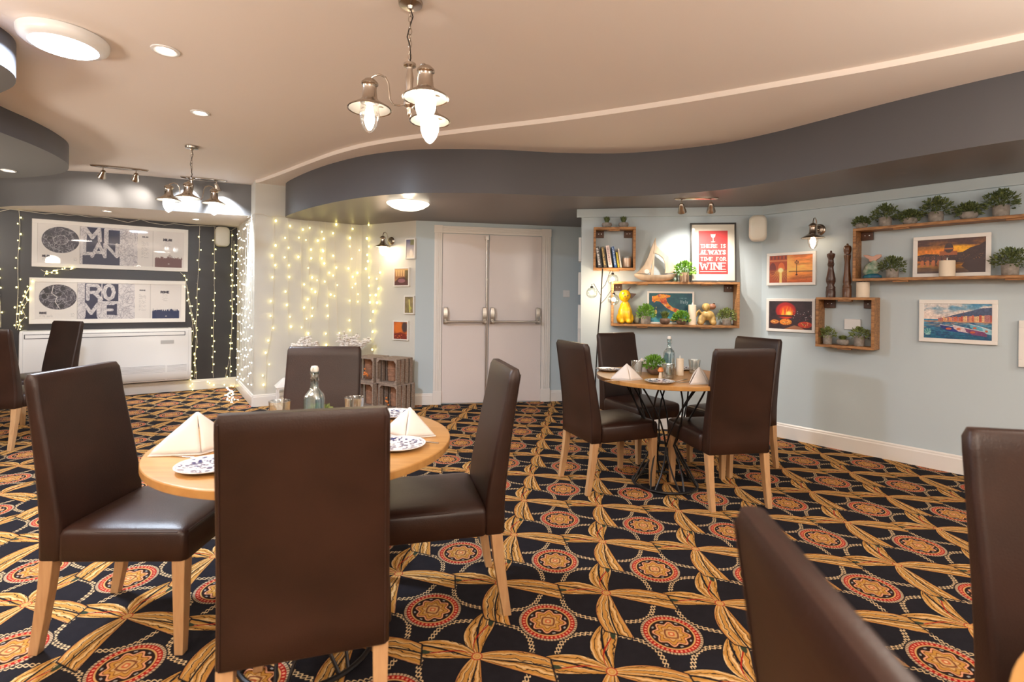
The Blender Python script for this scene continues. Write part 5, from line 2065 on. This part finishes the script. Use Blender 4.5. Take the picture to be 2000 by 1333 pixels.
p, rz = spot_on(SD, 1849, .115, 'floor')
make_candle('pillar_candle', 'cream pillar candle standing before the church picture in the long shelf', .047, .118, p)

# fish ornament
p, rz = spot_on(SD, 1703, .085, 'floor')
fish = thing('fish_ornament', 'green and white ceramic fish with its tail in the air, in the long shelf', 'ornament', p, rz)
fb = MB()
fb.ball((0, 0, .080), .058, .035, .052, 18, 12).ball((-.030, 0, .055), .038, .028, .032).ball((.012, 0, .115), .028, .022, .036)
fb.build('body', pbr('green and white glaze', (0.62, 0.62, 0.52), .25, color2=(.04, .20, .12), scale=22), fish, remesh=.005)
ft = MB()
ft.loft([[(x, y, z) for x, y, z in ((-.018, -.012, .135), (.022, -.012, .135), (.022, .012, .135), (-.018, .012, .135))], [(x, y, z) for x, y, z in ((-.025, -.010, .16), (.035, -.010, .155), (.035, .010, .155), (-.025, .010, .16))]])
ft.prism([(-.025, .155), (-.055, .178), (-.062, .192), (-.030, .190), (.004, .176), (.030, .190), (.060, .190), (.062, .172), (.035, .150)], -.010, .010)
ft.build('tail', pbr('pink glaze', (0.60, 0.33, 0.24), .3), fish, bevel=.003)
MB().lathe([(.0005, 0), (.060, 0), (.067, .006), (.062, .022), (.040, .034), (.0005, .038)], (0, 0, 0), 24, 1, .62).build('base', pbr('sea blue glaze', (0.01, 0.07, 0.17), .25, color2=(.02, .20, .26), scale=30), fish)

# thermostat behind the small box shelf
tt, zz = W_right.at(1666, 634, .0)
o = MB().box(-.06, .06, -.022, 0, -.045, .045).build('thermostat', M['whiteplastic'], bevel=.004)
tag(on_wall(o, W_right, tt, 0, zz), 'white control box on the wall seen through the small box shelf', 'thermostat')

# ------------------------------------------------------------------ lamps


def lamp_head(parent, loc, glass, bulbmat, power, s=1.0, rod=None):
    """fisherman lamp: cap, flared shade, drop shaped glass, lit bulb; loc = rim centre"""
    hx, hy, hz = loc
    T = Matrix.Translation((hx, hy, hz)) @ Matrix.Scale(s, 4)
    b = MB().xf(T)
    b.lathe([(.008, .132), (.022, .126), (.036, .112), (.037, .104), (.031, .100), (.029, .085), (.033, .045), (.040, .032), (.058, .020), (.094, -.002), (.097, -.008), (.092, -.004), (.058, .014), (.036, .024), (.030, .030)], seg=32)
    sh = b.build('shade', M['nickel'], parent, angle=50)
    MB().xf(T).lathe([(.090, -.0065), (.058, .0115), (.040, .0215)], seg=32).build('shade_lining', M['shade_lining'], sh, angle=50)
    for q in range(3):
        a = 2 * PI * q / 3 + .4
        MB().xf(T).cyl((.040 * math.cos(a), .040 * math.sin(a), .012), (.062 * math.cos(a), .062 * math.sin(a), .012), .003, 6).build('glass_screw', M['nickel'], sh)
    MB().xf(T).lathe([(.036, .022), (.041, 0), (.044, -.028), (.042, -.052), (.033, -.080), (.018, -.102), (.004, -.112), (.0005, -.113)], seg=26).build('glass_drop', glass, parent)
    MB().xf(T).lathe([(.0005, .02), (.012, .02), (.014, 0), (.020, -.022), (.020, -.042), (.010, -.060), (.0005, -.066)], seg=16).build('bulb', bulbmat, parent)
    return T @ Vector((0, 0, -.03))


def pendant(lab, loc, angles, radii, glasses, power, col=SOFT):
    t = thing('pendant_lamp', lab, 'pendant lamp', loc, 0, 'three armed pendant lamps')
    MB().lathe([(.0005, 0), (.052, 0), (.055, -.006), (.052, -.018), (.015, -.024), (.010, -.036), (.0005, -.04)], seg=28).build('ceiling_cap', M['nickel'], t)
    ch = MB()
    z = -.036
    k = 0
    while z > -.27:
        L = .034
        c = Vector((0, 0, z - L / 2))
        ring = []
        for q in range(13):
            a = 2 * PI * q / 12
            dx, dz = .0075 * math.cos(a), (L / 2) * math.sin(a)
            ring.append((dx if k % 2 else 0, 0 if k % 2 else dx, c.z + dz))
        ch.tube(ring, .0018, 5)
        z -= L - .006
        k += 1
    ch.build('chain', M['nickel'], t)
    MB().tube([(0, 0, -.03), (.012, 0, -.07), (-.004, 0, -.12), (-.013, .0, -.16), (0, 0, -.20), (.004, 0, -.26), (0, 0, -.28)], .0026, 6).build('flex', M['blackmetal'], t)
    MB().lathe([(.0005, -.270), (.010, -.270), (.028, -.282), (.028, -.292), (.014, -.300), (.012, -.31), (.018, -.345), (.014, -.39), (.012, -.42), (.024, -.435), (.026, -.455), (.024, -.470), (.012, -.480), (.010, -.50), (.006, -.515), (.0005, -.52)], seg=24).build('column', M['nickel'], t)
    for a, R_, g in zip(angles, radii, glasses):
        ca, sa = math.cos(a), math.sin(a)
        P = [(.02, -.462), (.045, -.470), (.068, -.466), (.082, -.445), (.086, -.41), (.090, -.372), (.103, -.346), (.128, -.334), (.152, -.342), (.168, -.356)]
        k_ = R_ / .168
        P = [(r * k_ * ca, r * k_ * sa, z) for r, z in P]
        arm = MB().tube(P, .0042, 8).build('arm', M['nickel'], t)
        hp = lamp_head(arm, (R_ * ca, R_ * sa, -.485), M['lampglass'] if g == 0 else M['frosted'], M['bulb_soft'] if g == 0 else M['bulb'], power)
        add_light('POINT', 'pendant_light', tuple(Vector(loc) + hp), power * (.6 if g == 0 else 1), col, .03)
    return t


pendant('brushed metal pendant with three lamps on a chain, near one above the room', (-.470, 2.262, H1), (math.radians(184), math.radians(-56), math.radians(62)), (.175, .175, .150), (0, 1, 1), 7)
pendant('smaller looking pendant with three lamps in front of the grey rear bulkhead', (-2.865, 4.49, H1), (math.radians(196), math.radians(-66), math.radians(30)), (.175, .175, .175), (1, 1, 1), 8, (0.74, 0.90, 1.0))


def sconce(lab, wl, px, py, glass, bulbmat, power, off=.145):
    tt, zz = wl.at(px, py, .02)
    p = wl.pt(tt, 0, zz)
    t = thing('wall_lamp', lab, 'wall lamp', p, wl.rz, 'fisherman wall lamps')
    b = MB()
    b.xf(Matrix.Rotation(PI / 2, 4, 'X'))
    b.lathe([(.0005, 0), (.050, 0), (.052, .004), (.047, .010), (.042, .012), (.036, .020), (.014, .026), (.010, .045), (.0005, .048)], seg=30)
    b.build('back_plate', M['nickel'], t)
    MB().tube([(0, -.03, .0), (0, -.052, .004), (0, -.062, .022), (0, -.066, .052), (0, -.078, .082), (0, -.104, .096), (0, -.130, .086), (0, -.143, .060), (0, -off, .045)], .0048, 8).build('arm', M['nickel'], t)
    hp = lamp_head(t, (0, -off, -.078), glass, bulbmat, power, .95)
    if power:
        R_ = Matrix.Rotation(wl.rz, 4, 'Z')
        add_light('POINT', 'wall_lamp_light', tuple(p + (R_ @ hp)), power, WARM, .03)
    return t


sconce('fisherman wall lamp glowing brightly above the small pictures in the alcove', W_pics, 762, 471, M['frosted'], M['bulb'], 16)
sconce('fisherman wall lamp above the orange sunset picture, by the corner speaker', W_right, 1598.5, 449, M['lampglass'], M['bulb_soft'], 1.2)

# round led ceiling light
led_s = .87
led = thing('round_ceiling_light', 'large round white ceiling light at the upper left', 'ceiling light', (*at_z(126, 70, H1), H1))
MB().lathe([(.0005, 0), (.205, 0), (.213, -.006), (.213, -.024), (.207, -.040), (.190, -.052), (.160, -.058)], seg=56).build('rim', M['whiteplastic'], led)
MB().lathe([(.163, -.0565), (.150, -.064), (.0005, -.068)], seg=56).build('diffuser', M['led'], led)
led.scale = (led_s, led_s, 1)
lx, ly = at_z(126, 70, H1)
add_light('AREA', 'ceiling_light_glow', (lx, ly, H1 - .075), 60, COOL, .3, aim=(lx, ly, 0))


def downlight(lab, px, py, z, power=3.0, s=1.0, col=SOFT):
    x, y = at_z(px, py, z)
    t = thing('downlight', lab, 'downlight', (x, y, z), 0, 'recessed downlights')
    MB().lathe([(.062, -.001), (.060, -.006), (.050, -.009), (.042, -.006), (.036, .0)], seg=32).build('trim_ring', M['whiteplastic'], t)
    MB().lathe([(.0005, -.004), (.034, -.003), (.037, -.001)], seg=24).build('lens', M['spotlit'], t)
    t.scale = (s, s, 1)
    add_light('SPOT', 'downlight_beam', (x, y, z - .02), power * 3, col, .03, aim=(x, y, 0), spot=math.radians(110), blend=1)


downlight('recessed downlight in the main ceiling, right of the large round light', 323, 98, H1, 4, 1.1)
downlight('recessed downlight in the main ceiling, farther and smaller one', 391, 220, H1, 4)
downlight('recessed downlight under the scalloped bulkhead at the left edge', 17, 333, 2.40, 3, .9)
downlight('recessed downlight under the grey rear bulkhead, above the upper poster', 209, 412, 2.215, 3, .85)
downlight('recessed downlight under the grey rear bulkhead, right of the pendant', 383, 428, 2.215, 3, .85)

# glass dish light under the dark bulkhead
x, y = at_z(797, 394, HS)
dl = thing('glass_dish_light', 'white glass dish light under the dark curved bulkhead', 'ceiling light', (x, y, HS))
MB().lathe([(.0005, 0), (.075, 0), (.078, -.004), (.078, -.03), (.0005, -.032)], seg=36).build('ceiling_plate', M['whiteplastic'], dl)
dg = MB().lathe([(.200, -.018), (.196, -.028), (.150, -.058), (.090, -.078), (.0005, -.086), (.0005, -.080), (.088, -.072), (.146, -.052), (.190, -.024)], seg=48)
dg.build('glass_dish', M['dish'] if 'dish' in M else emit('lit frosted glass dish', (1.0, .90, .70), 1.6), dl)
add_light('POINT', 'dish_light_glow', (x, y, HS - .11), 5.0, WARM, .06)
add_light('POINT', 'dish_light_upglow', (x, y + .0, HS - .045), 2.5, WARM, .03)


def spot_bar(lab, p, rz, heads, z, powers, aims, length=.42, col=SOFT):
    t = thing('spotlight_bar', lab, 'spotlight', (p[0], p[1], z), rz, 'ceiling spotlight bars')
    rings = []
    for zz, e in ((0, 0), (-.008, 0), (-.016, .012)):
        rings.append([((length / 2 - e) * math.copysign(abs(math.cos(a)) ** .9, math.cos(a)), (.045 - e) * math.sin(a), zz) for a in np.linspace(0, 2 * PI, 33)[:-1]])
    MB().loft(rings).build('bar', M['nickel'], t, angle=40)
    for hx, aim, power in zip(heads, aims, powers):
        MB().tube([(hx, 0, -.01), (hx, 0, -.065)], .005, 8).build('stem', M['nickel'], t)
        R_ = Matrix.Rotation(rz, 4, 'Z')
        wp = Vector((p[0], p[1], z)) + R_ @ Vector((hx, 0, -.075))
        dv = (Vector(aim) - wp).normalized()
        ld = R_.inverted() @ dv
        q = (-ld).to_track_quat('Z', 'Y').to_matrix().to_4x4()
        T = Matrix.Translation((hx, 0, -.075)) @ q
        h = MB().xf(T).lathe([(.0005, .03), (.016, .03), (.022, .02), (.024, .0), (.030, -.02), (.036, -.040), (.0385, -.055), (.036, -.055), (.030, -.030)], seg=24).build('spot_head', M['nickel'], t)
        MB().xf(T).lathe([(.0005, -.048), (.033, -.048)], seg=20).build('lit_lens', M['spotlit'], h)
        if power:
            add_light('SPOT', 'spot_beam', tuple(wp + dv * .065), power, col, .02, aim=aim, spot=math.radians(95), blend=.9)
    return t


x, y = at_z(1360, 387, HS)
c1, c2 = W_shelf.pt(1.05, 0, 1.40), W_shelf.pt(1.25, 0, 1.35)
spot_bar('bar with two spotlights under the bulkhead, above the red wine poster', (x, y), W_shelf.rz, (-.125, .125), HS, (20, 22), (tuple(c1), tuple(c2)), .38)
x, y = at_z(234, 327, H1)
d1, d2 = W_dark.pt(1.9, 0, 1.5), W_dark.pt(2.6, 0, 1.4)
spot_bar('bar with two spotlights on the ceiling left of the far pendant', (x, y), math.radians(24), (-.14, .14), H1, (11, 11), ((-5.3, 6.0, 1.5), (-4.9, 6.3, 1.4)), .50)
x, y = at_z(399, 349, H1)
spot_bar('bar with two spotlights on the ceiling behind the far pendant', (x, y), math.radians(24), (-.14, .12), H1, (40, 120), ((-4.4, 6.6, 1.3), (-3.35, 6.3, 1.3)), .46, (0.86, 0.93, 1.0))

# floor lamp with three glass globes
fl = thing('floor_lamp', 'black floor lamp with three clear glass globes beside the shelves', 'floor lamp', (.80, 4.84, 0))
MB().lathe([(.0005, 0), (.115, 0), (.12, .004), (.12, .012), (.11, .018), (.012, .022), (.0005, .022)], seg=36).build('base', M['blackmetal'], fl)
MB().tube([(0, 0, .02), (.010, 0, .5), (.030, 0, .95), (.052, 0, 1.25), (.066, 0, 1.56)], .0062, 10).build('pole', M['blackmetal'], fl)
for (gx, gy, gz, z0_) in ((-.040, -.03, 1.325, 1.30), (.160, -.02, 1.455, 1.36), (.158, -.09, 1.262, 1.22)):
    px_ = .052 + (z0_ - 1.25) * .045
    sgn = -1 if gx < .05 else 1
    MB().tube([(px_, 0, z0_), (px_ + (gx - px_) * .35, gy * .3, z0_ + .045), (px_ + (gx - px_) * .8, gy * .8, gz + .088), (gx, gy, gz + .082), (gx, gy, gz + .045)], .0028, 7).build('arm', M['blackmetal'], fl)
    MB().lathe([(.0005, .066), (.012, .064), (.014, .050), (.017, .046), (.0005, .044)], (gx, gy, gz), 16).build('lamp_holder', M['blackmetal'], fl)
    g = MB().ball((gx, gy, gz), .053, seg=28, rings=18).build('glass_globe', M['glass'], fl)
    MB().ball((gx, gy, gz + .006), .013, .013, .019, 12, 8).build('bulb', M['bulb_soft'], g)
    add_light('POINT', 'globe_light', (.80 + gx, 4.84 + gy, gz), 4.2, WARM, .02)

# ------------------------------------------------------------------ fairy lights
_bm = {}


def bulb_copy(parent, co, big, matname):
    key = (matname,)
    if key not in _bm:
        b = MB().ball((0, 0, 0), .0082, .0082, .0105, 8, 6)
        o = b.build('bulb', M[matname], parent)
        _bm[key] = o
    else:
        o = _bm[key].copy()
        COL.objects.link(o)
        o.parent = parent
    o.location = co
    o.scale = (big, big, big)
    return o


def strand(parent, pts, seed, spacing=.115, matname='fairy', skip=0.12, big=1.0, stalk=.018):
    """a hanging wire with lit bulbs on short stalks, in the wall's own coordinates"""
    R = random.Random(seed)
    P = [Vector(p) for p in pts]
    b = MB()
    fine = [P[0]]
    for a, c in zip(P, P[1:]):
        n = max(1, int((c - a).length / .12))
        for k in range(1, n + 1):
            fine.append(a.lerp(c, k / n) + Vector((R.uniform(-.004, .004), 0, 0)))
    b.tube([tuple(p) for p in fine], .0022, 5)
    L, acc, side, spots = 0, spacing * R.uniform(.3, 1), 1, []
    for a, c in zip(fine, fine[1:]):
        seg = (c - a).length
        while acc < L + seg:
            q = a.lerp(c, (acc - L) / seg)
            e = q + Vector((side * R.uniform(.3, 1.1) * stalk, -R.uniform(.002, .012), R.uniform(-.012, .012)))
            b.tube([tuple(q), tuple(e)], .0012, 4)
            spots.append(e)
            side = -side if R.random() < .75 else side
            acc += spacing * R.uniform(.7, 1.35)
        L += seg
    o = b.build('strand', M['wire'], parent)
    for e in spots:
        if R.random() > skip:
            bulb_copy(o, tuple(e), big * R.uniform(.75, 1.25), matname)
    return o


def wpt(wl, px, py, off):
    t_, z_ = wl.at(px, py, off)
    return (t_, -off, z_)


def curtain(lab, wl, top, strands, **kw):
    t = thing('fairy_light_curtain', lab, 'fairy lights', wl.pt(0, 0, 0), wl.rz, 'fairy light curtains')
    b = MB()
    b.tube([wpt(wl, x, y, .03) for x, y in top], .0028, 5)
    b.build('top_wire', M['wire'], t)
    for k, s_ in enumerate(strands):
        strand(t, [wpt(wl, x, y, .028) for x, y in s_], k + 1, **kw)
    return t


top = [(-20, 418), (0, 413), (20, 409), (37, 411), (60, 414), (88, 418), (105, 417), (131, 421), (150, 420), (174, 424), (195, 424), (213, 426), (250, 435), (275, 429), (292, 435), (322, 440), (340, 437), (366, 441), (392, 441), (419, 443), (436, 450), (452, 450), (460, 446)]
dk = [[(-14, 413), (-6, 480), (-2, 560), (2, 640)], [(37, 412), (38, 440), (36, 500), (35, 560), (33, 610), (31, 642)],
      [(390, 442), (389, 500), (386, 560), (384, 620), (382, 680), (380, 738)], [(419, 444), (419, 520), (418, 590), (417, 650), (416, 738)], [(453, 450), (452, 520), (453, 590), (452, 650), (450, 700), (449, 740)],
      [(457, 470), (455, 560), (453, 640), (448, 700), (440, 738)],
      [(352, 532), (362, 541), (365, 560), (368, 590), (375, 620), (378, 650), (372, 690), (374, 740)], [(365, 556), (372, 600), (382, 640), (386, 668), (380, 700), (384, 742)]]
dc = curtain('fairy lights hanging over the charcoal wall around the map posters', W_dark, top, dk, spacing=.095, big=.8)
for k, pth in enumerate(([(58, 560), (50, 575), (52, 590), (44, 605), (50, 618), (38, 630), (34, 645)], [(62, 545), (56, 566), (48, 582), (40, 600), (36, 622), (40, 640)], [(80, 527), (92, 534), (105, 530), (118, 527), (135, 528), (148, 524)], [(86, 540), (92, 530), (108, 536), (112, 526), (126, 526)])):
    strand(dc, [wpt(W_dark, x, y, .035) for x, y in pth], 40 + k, spacing=.045, skip=.05, big=.8)
for k, pth in enumerate(([(368, 738), (376, 758), (372, 764)], [(400, 745), (420, 752), (448, 752), (458, 757)])):
    strand(dc, [wpt(W_dark, x, y, .05) for x, y in pth], 60 + k, spacing=.05, skip=.05)

side = []
for k in range(10):
    x = 464 + k * 3.2
    side.append([(x, 440 - k * 1.5), (x - .5, 600), (x - 1.0, 742 + k * 1.3)])
curtain('dense pale fairy lights on the narrow wall beside the charcoal wall', W_side, [(460, 446), (468, 432), (478, 426), (488, 424), (497, 417)], side, spacing=.12, matname='fairy_white', skip=.10, big=.70)

top = [(498, 417), (512, 418), (528, 424), (545, 421), (560, 425), (576, 425), (592, 429), (610, 428), (628, 432), (645, 431), (662, 434), (685, 436), (700, 437)]
pw = [[(535, 424), (535, 520), (533, 600), (529, 660), (520, 700), (518, 765)], [(562, 426), (562, 520), (562, 600), (563, 655)], [(588, 428), (588, 520), (590, 590), (596, 660)], [(602, 430), (604, 520), (606, 600), (604, 655)],
      [(624, 432), (624, 500), (622, 560), (618, 600)], [(635, 432), (636, 500), (640, 560), (642, 610), (640, 675)], [(655, 433), (653, 500), (656, 560), (659, 620), (660, 655)], [(686, 436), (684, 500), (684, 590), (688, 660)], [(697, 437), (697, 500), (695, 600)]]
curtain('fairy lights hanging on the pale wall right of the column', W_fairy, top, pw, spacing=.125, big=1.05, skip=.18, stalk=.030)
curtain('fairy lights hanging beside the glowing alcove wall lamp', W_pics, [(704, 437), (718, 436), (740, 434), (756, 431)], [[(718, 436), (719, 500), (720, 560), (724, 620)], [(742, 520), (738, 560), (736, 600), (728, 620), (725, 650), (727, 690)]], spacing=.10, big=1.2, skip=.1, stalk=.025)

# heap of fairy lights on the floor at the foot of the narrow wall
t = thing('fairy_light_heap', 'tangle of lit fairy lights lying on the carpet by the narrow wall', 'fairy lights', W_side.pt(0, 0, 0), W_side.rz, 'fairy light curtains')
for k in range(3):
    R = random.Random(k + 5)
    P = [(1.0 + R.uniform(-.9, .5), -.06 - R.uniform(0, .16), .012 + R.uniform(0, .02)) for q in range(5)]
    P.sort()
    strand(t, P, 80 + k, spacing=.07, matname='fairy_white', skip=.05, stalk=.01, big=.6)

# ------------------------------------------------------------------ crates with pots by the alcove


def make_crate():
    t = thing('wooden_crate', 'c', 'crate', group='wooden crates on their sides')
    w, d, h, th = .30, .28, .285, .010
    for sx in (-1, 1):
        b = MB()
        for k in range(4):
            y0 = -d / 2 + k * (d / 4) + .006
            x0 = sx * w / 2 - (th if sx > 0 else 0)
            b.box(x0, x0 + th, y0, y0 + d / 4 - .022, 0, h)
        b.build('side_panel', M['crate'], t, smooth=False, bevel=.0015)
    for z0_, nm in ((0, 'base_panel'), (h - th, 'top_panel')):
        b = MB()
        for k in range(4):
            y0 = -d / 2 + k * (d / 4) + .004
            b.box(-w / 2 + th, w / 2 - th, y0, y0 + d / 4 - .010, z0_, z0_ + th)
        b.build(nm, M['crate'], t, smooth=False, bevel=.0015)
    b = MB()
    for k in range(4):
        x0 = -w / 2 + th + k * .069
        b.box(x0, x0 + .060, d / 2 - th, d / 2, 0, h)
    b.build('back_panel', M['crate'], t, smooth=False, bevel=.0015)
    b = MB()
    yb = -d / 2
    b.box(-w / 2, w / 2, yb - .008, yb, 0, .018).box(-w / 2, w / 2, yb - .008, yb, h - .018, h)
    b.box(-w / 2, -w / 2 + .015, yb - .008, yb, .018, h - .018).box(w / 2 - .015, w / 2, yb - .008, yb, .018, h - .018)
    for sx in (-1, 1):
        for sz in (0, 1):
            xa = sx * (w / 2 - .015)
            za = .018 if sz == 0 else h - .018
            dz = .030 if sz == 0 else -.030
            pts = [(xa, za), (xa - sx * .030, za), (xa, za + dz)]
            if sx * (1 if sz == 0 else -1) > 0:
                pts = pts[::-1]
            b.prism(pts, yb - .008, yb + .02)
    b.build('front_rim', M['crate'], t, smooth=False)
    return t


cr0 = make_crate()
CR = [(772, .22, 0, 'weathered crate at the upper right of the stack beside the door surround', 0.0), (777, .22, 1, 'weathered crate at the lower right of the stack beside the door surround', -.10),
      (727, .24, 0, 'weathered crate in the upper row, left of the corner crate', .04), (729, .26, 1, 'weathered crate in the lower row, partly hidden by the chair behind the table', -.03)]
potm = MB().lathe([(.0005, 0), (.050, 0), (.055, .004), (.056, .060), (.060, .062), (.060, .078), (.056, .080), (.057, .135), (.061, .137), (.061, .152), (.057, .154), (.058, .205), (.062, .207), (.062, .235), (.056, .235), (.052, .20), (.0005, .19)], seg=22)
first = True
pot0 = None
HC = .287
names = ('upper right crate', 'lower right crate', 'upper left crate', 'lower left crate')
for i, (px, off, low, lab, dr) in enumerate(CR):
    tt, _ = W_pics.at(px, 740, off)
    p = W_pics.pt(tt, off, 0 if low else HC)
    c = cr0 if i == 0 else copy_thing(cr0)
    c.location = p
    c.rotation_euler = (0, 0, W_pics.rz + dr)
    c['label'] = lab
    for q, sx in enumerate((-.066, .066)):
        v = Matrix.Rotation(W_pics.rz + dr, 4, 'Z') @ Vector((sx, .03, 0))
        if pot0 is None:
            o = pot0 = potm.build('terracotta_pot', M['terracotta'])
        else:
            o = pot0.copy()
            COL.objects.link(o)
        o.location = (p.x + v.x, p.y + v.y, p.z + .0105)
        tag(o, ('left' if q == 0 else 'right') + ' ribbed terracotta pot inside the ' + names[i], 'pot', 'terracotta pots in the crates')
for i, (ci, sx, sy, n) in enumerate(((2, -.02, -.09, 7), (1, -.07, -.085, 5))):
    px, off, low, lab, dr = CR[ci]
    tt, _ = W_pics.at(px, 740, off)
    p = W_pics.pt(tt, off, 0 if low else HC)
    t = thing('silk_flower_sprig', ('orange silk flowers inside the upper left crate', 'orange silk flowers inside the lower right crate')[i], 'flowers', (p.x, p.y, p.z + .011), W_pics.rz + dr, 'orange flowers in the crates')
    R = random.Random(i)
    fb_, sb_ = MB(), MB()
    for k in range(n):
        q = Vector((sx + R.uniform(-.035, .035), sy + R.uniform(-.02, .01), R.uniform(.02, .13)))
        fb_.ball(tuple(q), .014, .012, .012, 8, 5)
        sb_.tube([(sx, sy, 0), tuple(q)], .0015, 4)
    fb_.build('flower_heads', M['orange'], t)
    sb_.build('stems', M['twig'], t)

# white wooden lantern and blossom branches behind the rear chair of the front table
pL = W_fairy.pt(W_fairy.at(556, 760, .22)[0], .22, 0)
ln = thing('white_lantern', 'white peaked wooden lantern on the floor, mostly hidden behind the dining chair', 'lantern', pL, W_fairy.rz)
b = MB()
for sx in (-1, 1):
    for sy in (-1, 1):
        b.box(sx * .075 - .009, sx * .075 + .009, sy * .075 - .009, sy * .075 + .009, 0, .24)
b.box(-.09, .09, -.09, .09, 0, .025).box(-.09, .09, -.09, .09, .225, .245)
b.build('frame', M['white'], ln, smooth=False, bevel=.002)
MB().loft([[(-.10, -.10, .245), (.10, -.10, .245), (.10, .10, .245), (-.10, .10, .245)], [(-.02, -.02, .34), (.02, -.02, .34), (.02, .02, .34), (-.02, .02, .34)]]).build('roof', M['white'], ln, smooth=False, bevel=.002)
MB().lathe([(.0005, .026), (.035, .026), (.035, .12), (.0005, .12)], seg=20).build('candle', M['wax'], ln)


def blossom_vase(lab, px, off, seed, spread, lean, top):
    p = W_fairy.pt(W_fairy.at(px, 760, off)[0], off, 0)
    t = thing('blossom_branches', lab, 'flowers', p, W_fairy.rz, 'white blossom branches')
    MB().lathe([(.0005, 0), (.060, 0), (.075, .02), (.085, .20), (.060, .38), (.045, .42), (.050, .44), (.044, .44), (.04, .41), (.0005, .38)], seg=28).build('tall_vase', M['white'], t)
    R = random.Random(seed)
    tw, bl = MB(), MB()
    for k in range(16):
        ex = lean + R.uniform(-spread, spread)
        ez = top + R.uniform(-.10, .02) - abs(ex) * .15
        P = [Vector((0, 0, .40)), Vector((ex * .4, R.uniform(-.03, .03), .40 + (ez - .40) * .65)), Vector((ex, R.uniform(-.06, .06), ez))]
        tw.tube([tuple(q) for q in P], .002, 4)
        for j in range(24):
            u = R.uniform(.45, 1)
            q = P[1].lerp(P[2], (u - .45) / .55) + Vector((R.uniform(-.025, .025), R.uniform(-.025, .025), R.uniform(-.02, .02)))
            for m_ in range(2):
                a = 2 * PI * R.random()
                bl.ball(tuple(q + Vector((math.cos(a), math.sin(a), R.uniform(-.5, .5))) * .009), .014 * R.uniform(.7, 1.4), .013, .010, 6, 4)
    tw.build('twigs', M['twig'], t)
    bl.build('blossoms', M['blossom'], t, smooth=False)


blossom_vase('white blossom branches above the rear chair back, left cluster under the fairy lights', 600, .30, 3, .15, -.01, .79)
blossom_vase('white blossom branches above the rear chair back, right cluster reaching towards the crates', 680, .34, 8, .20, .06, .83)
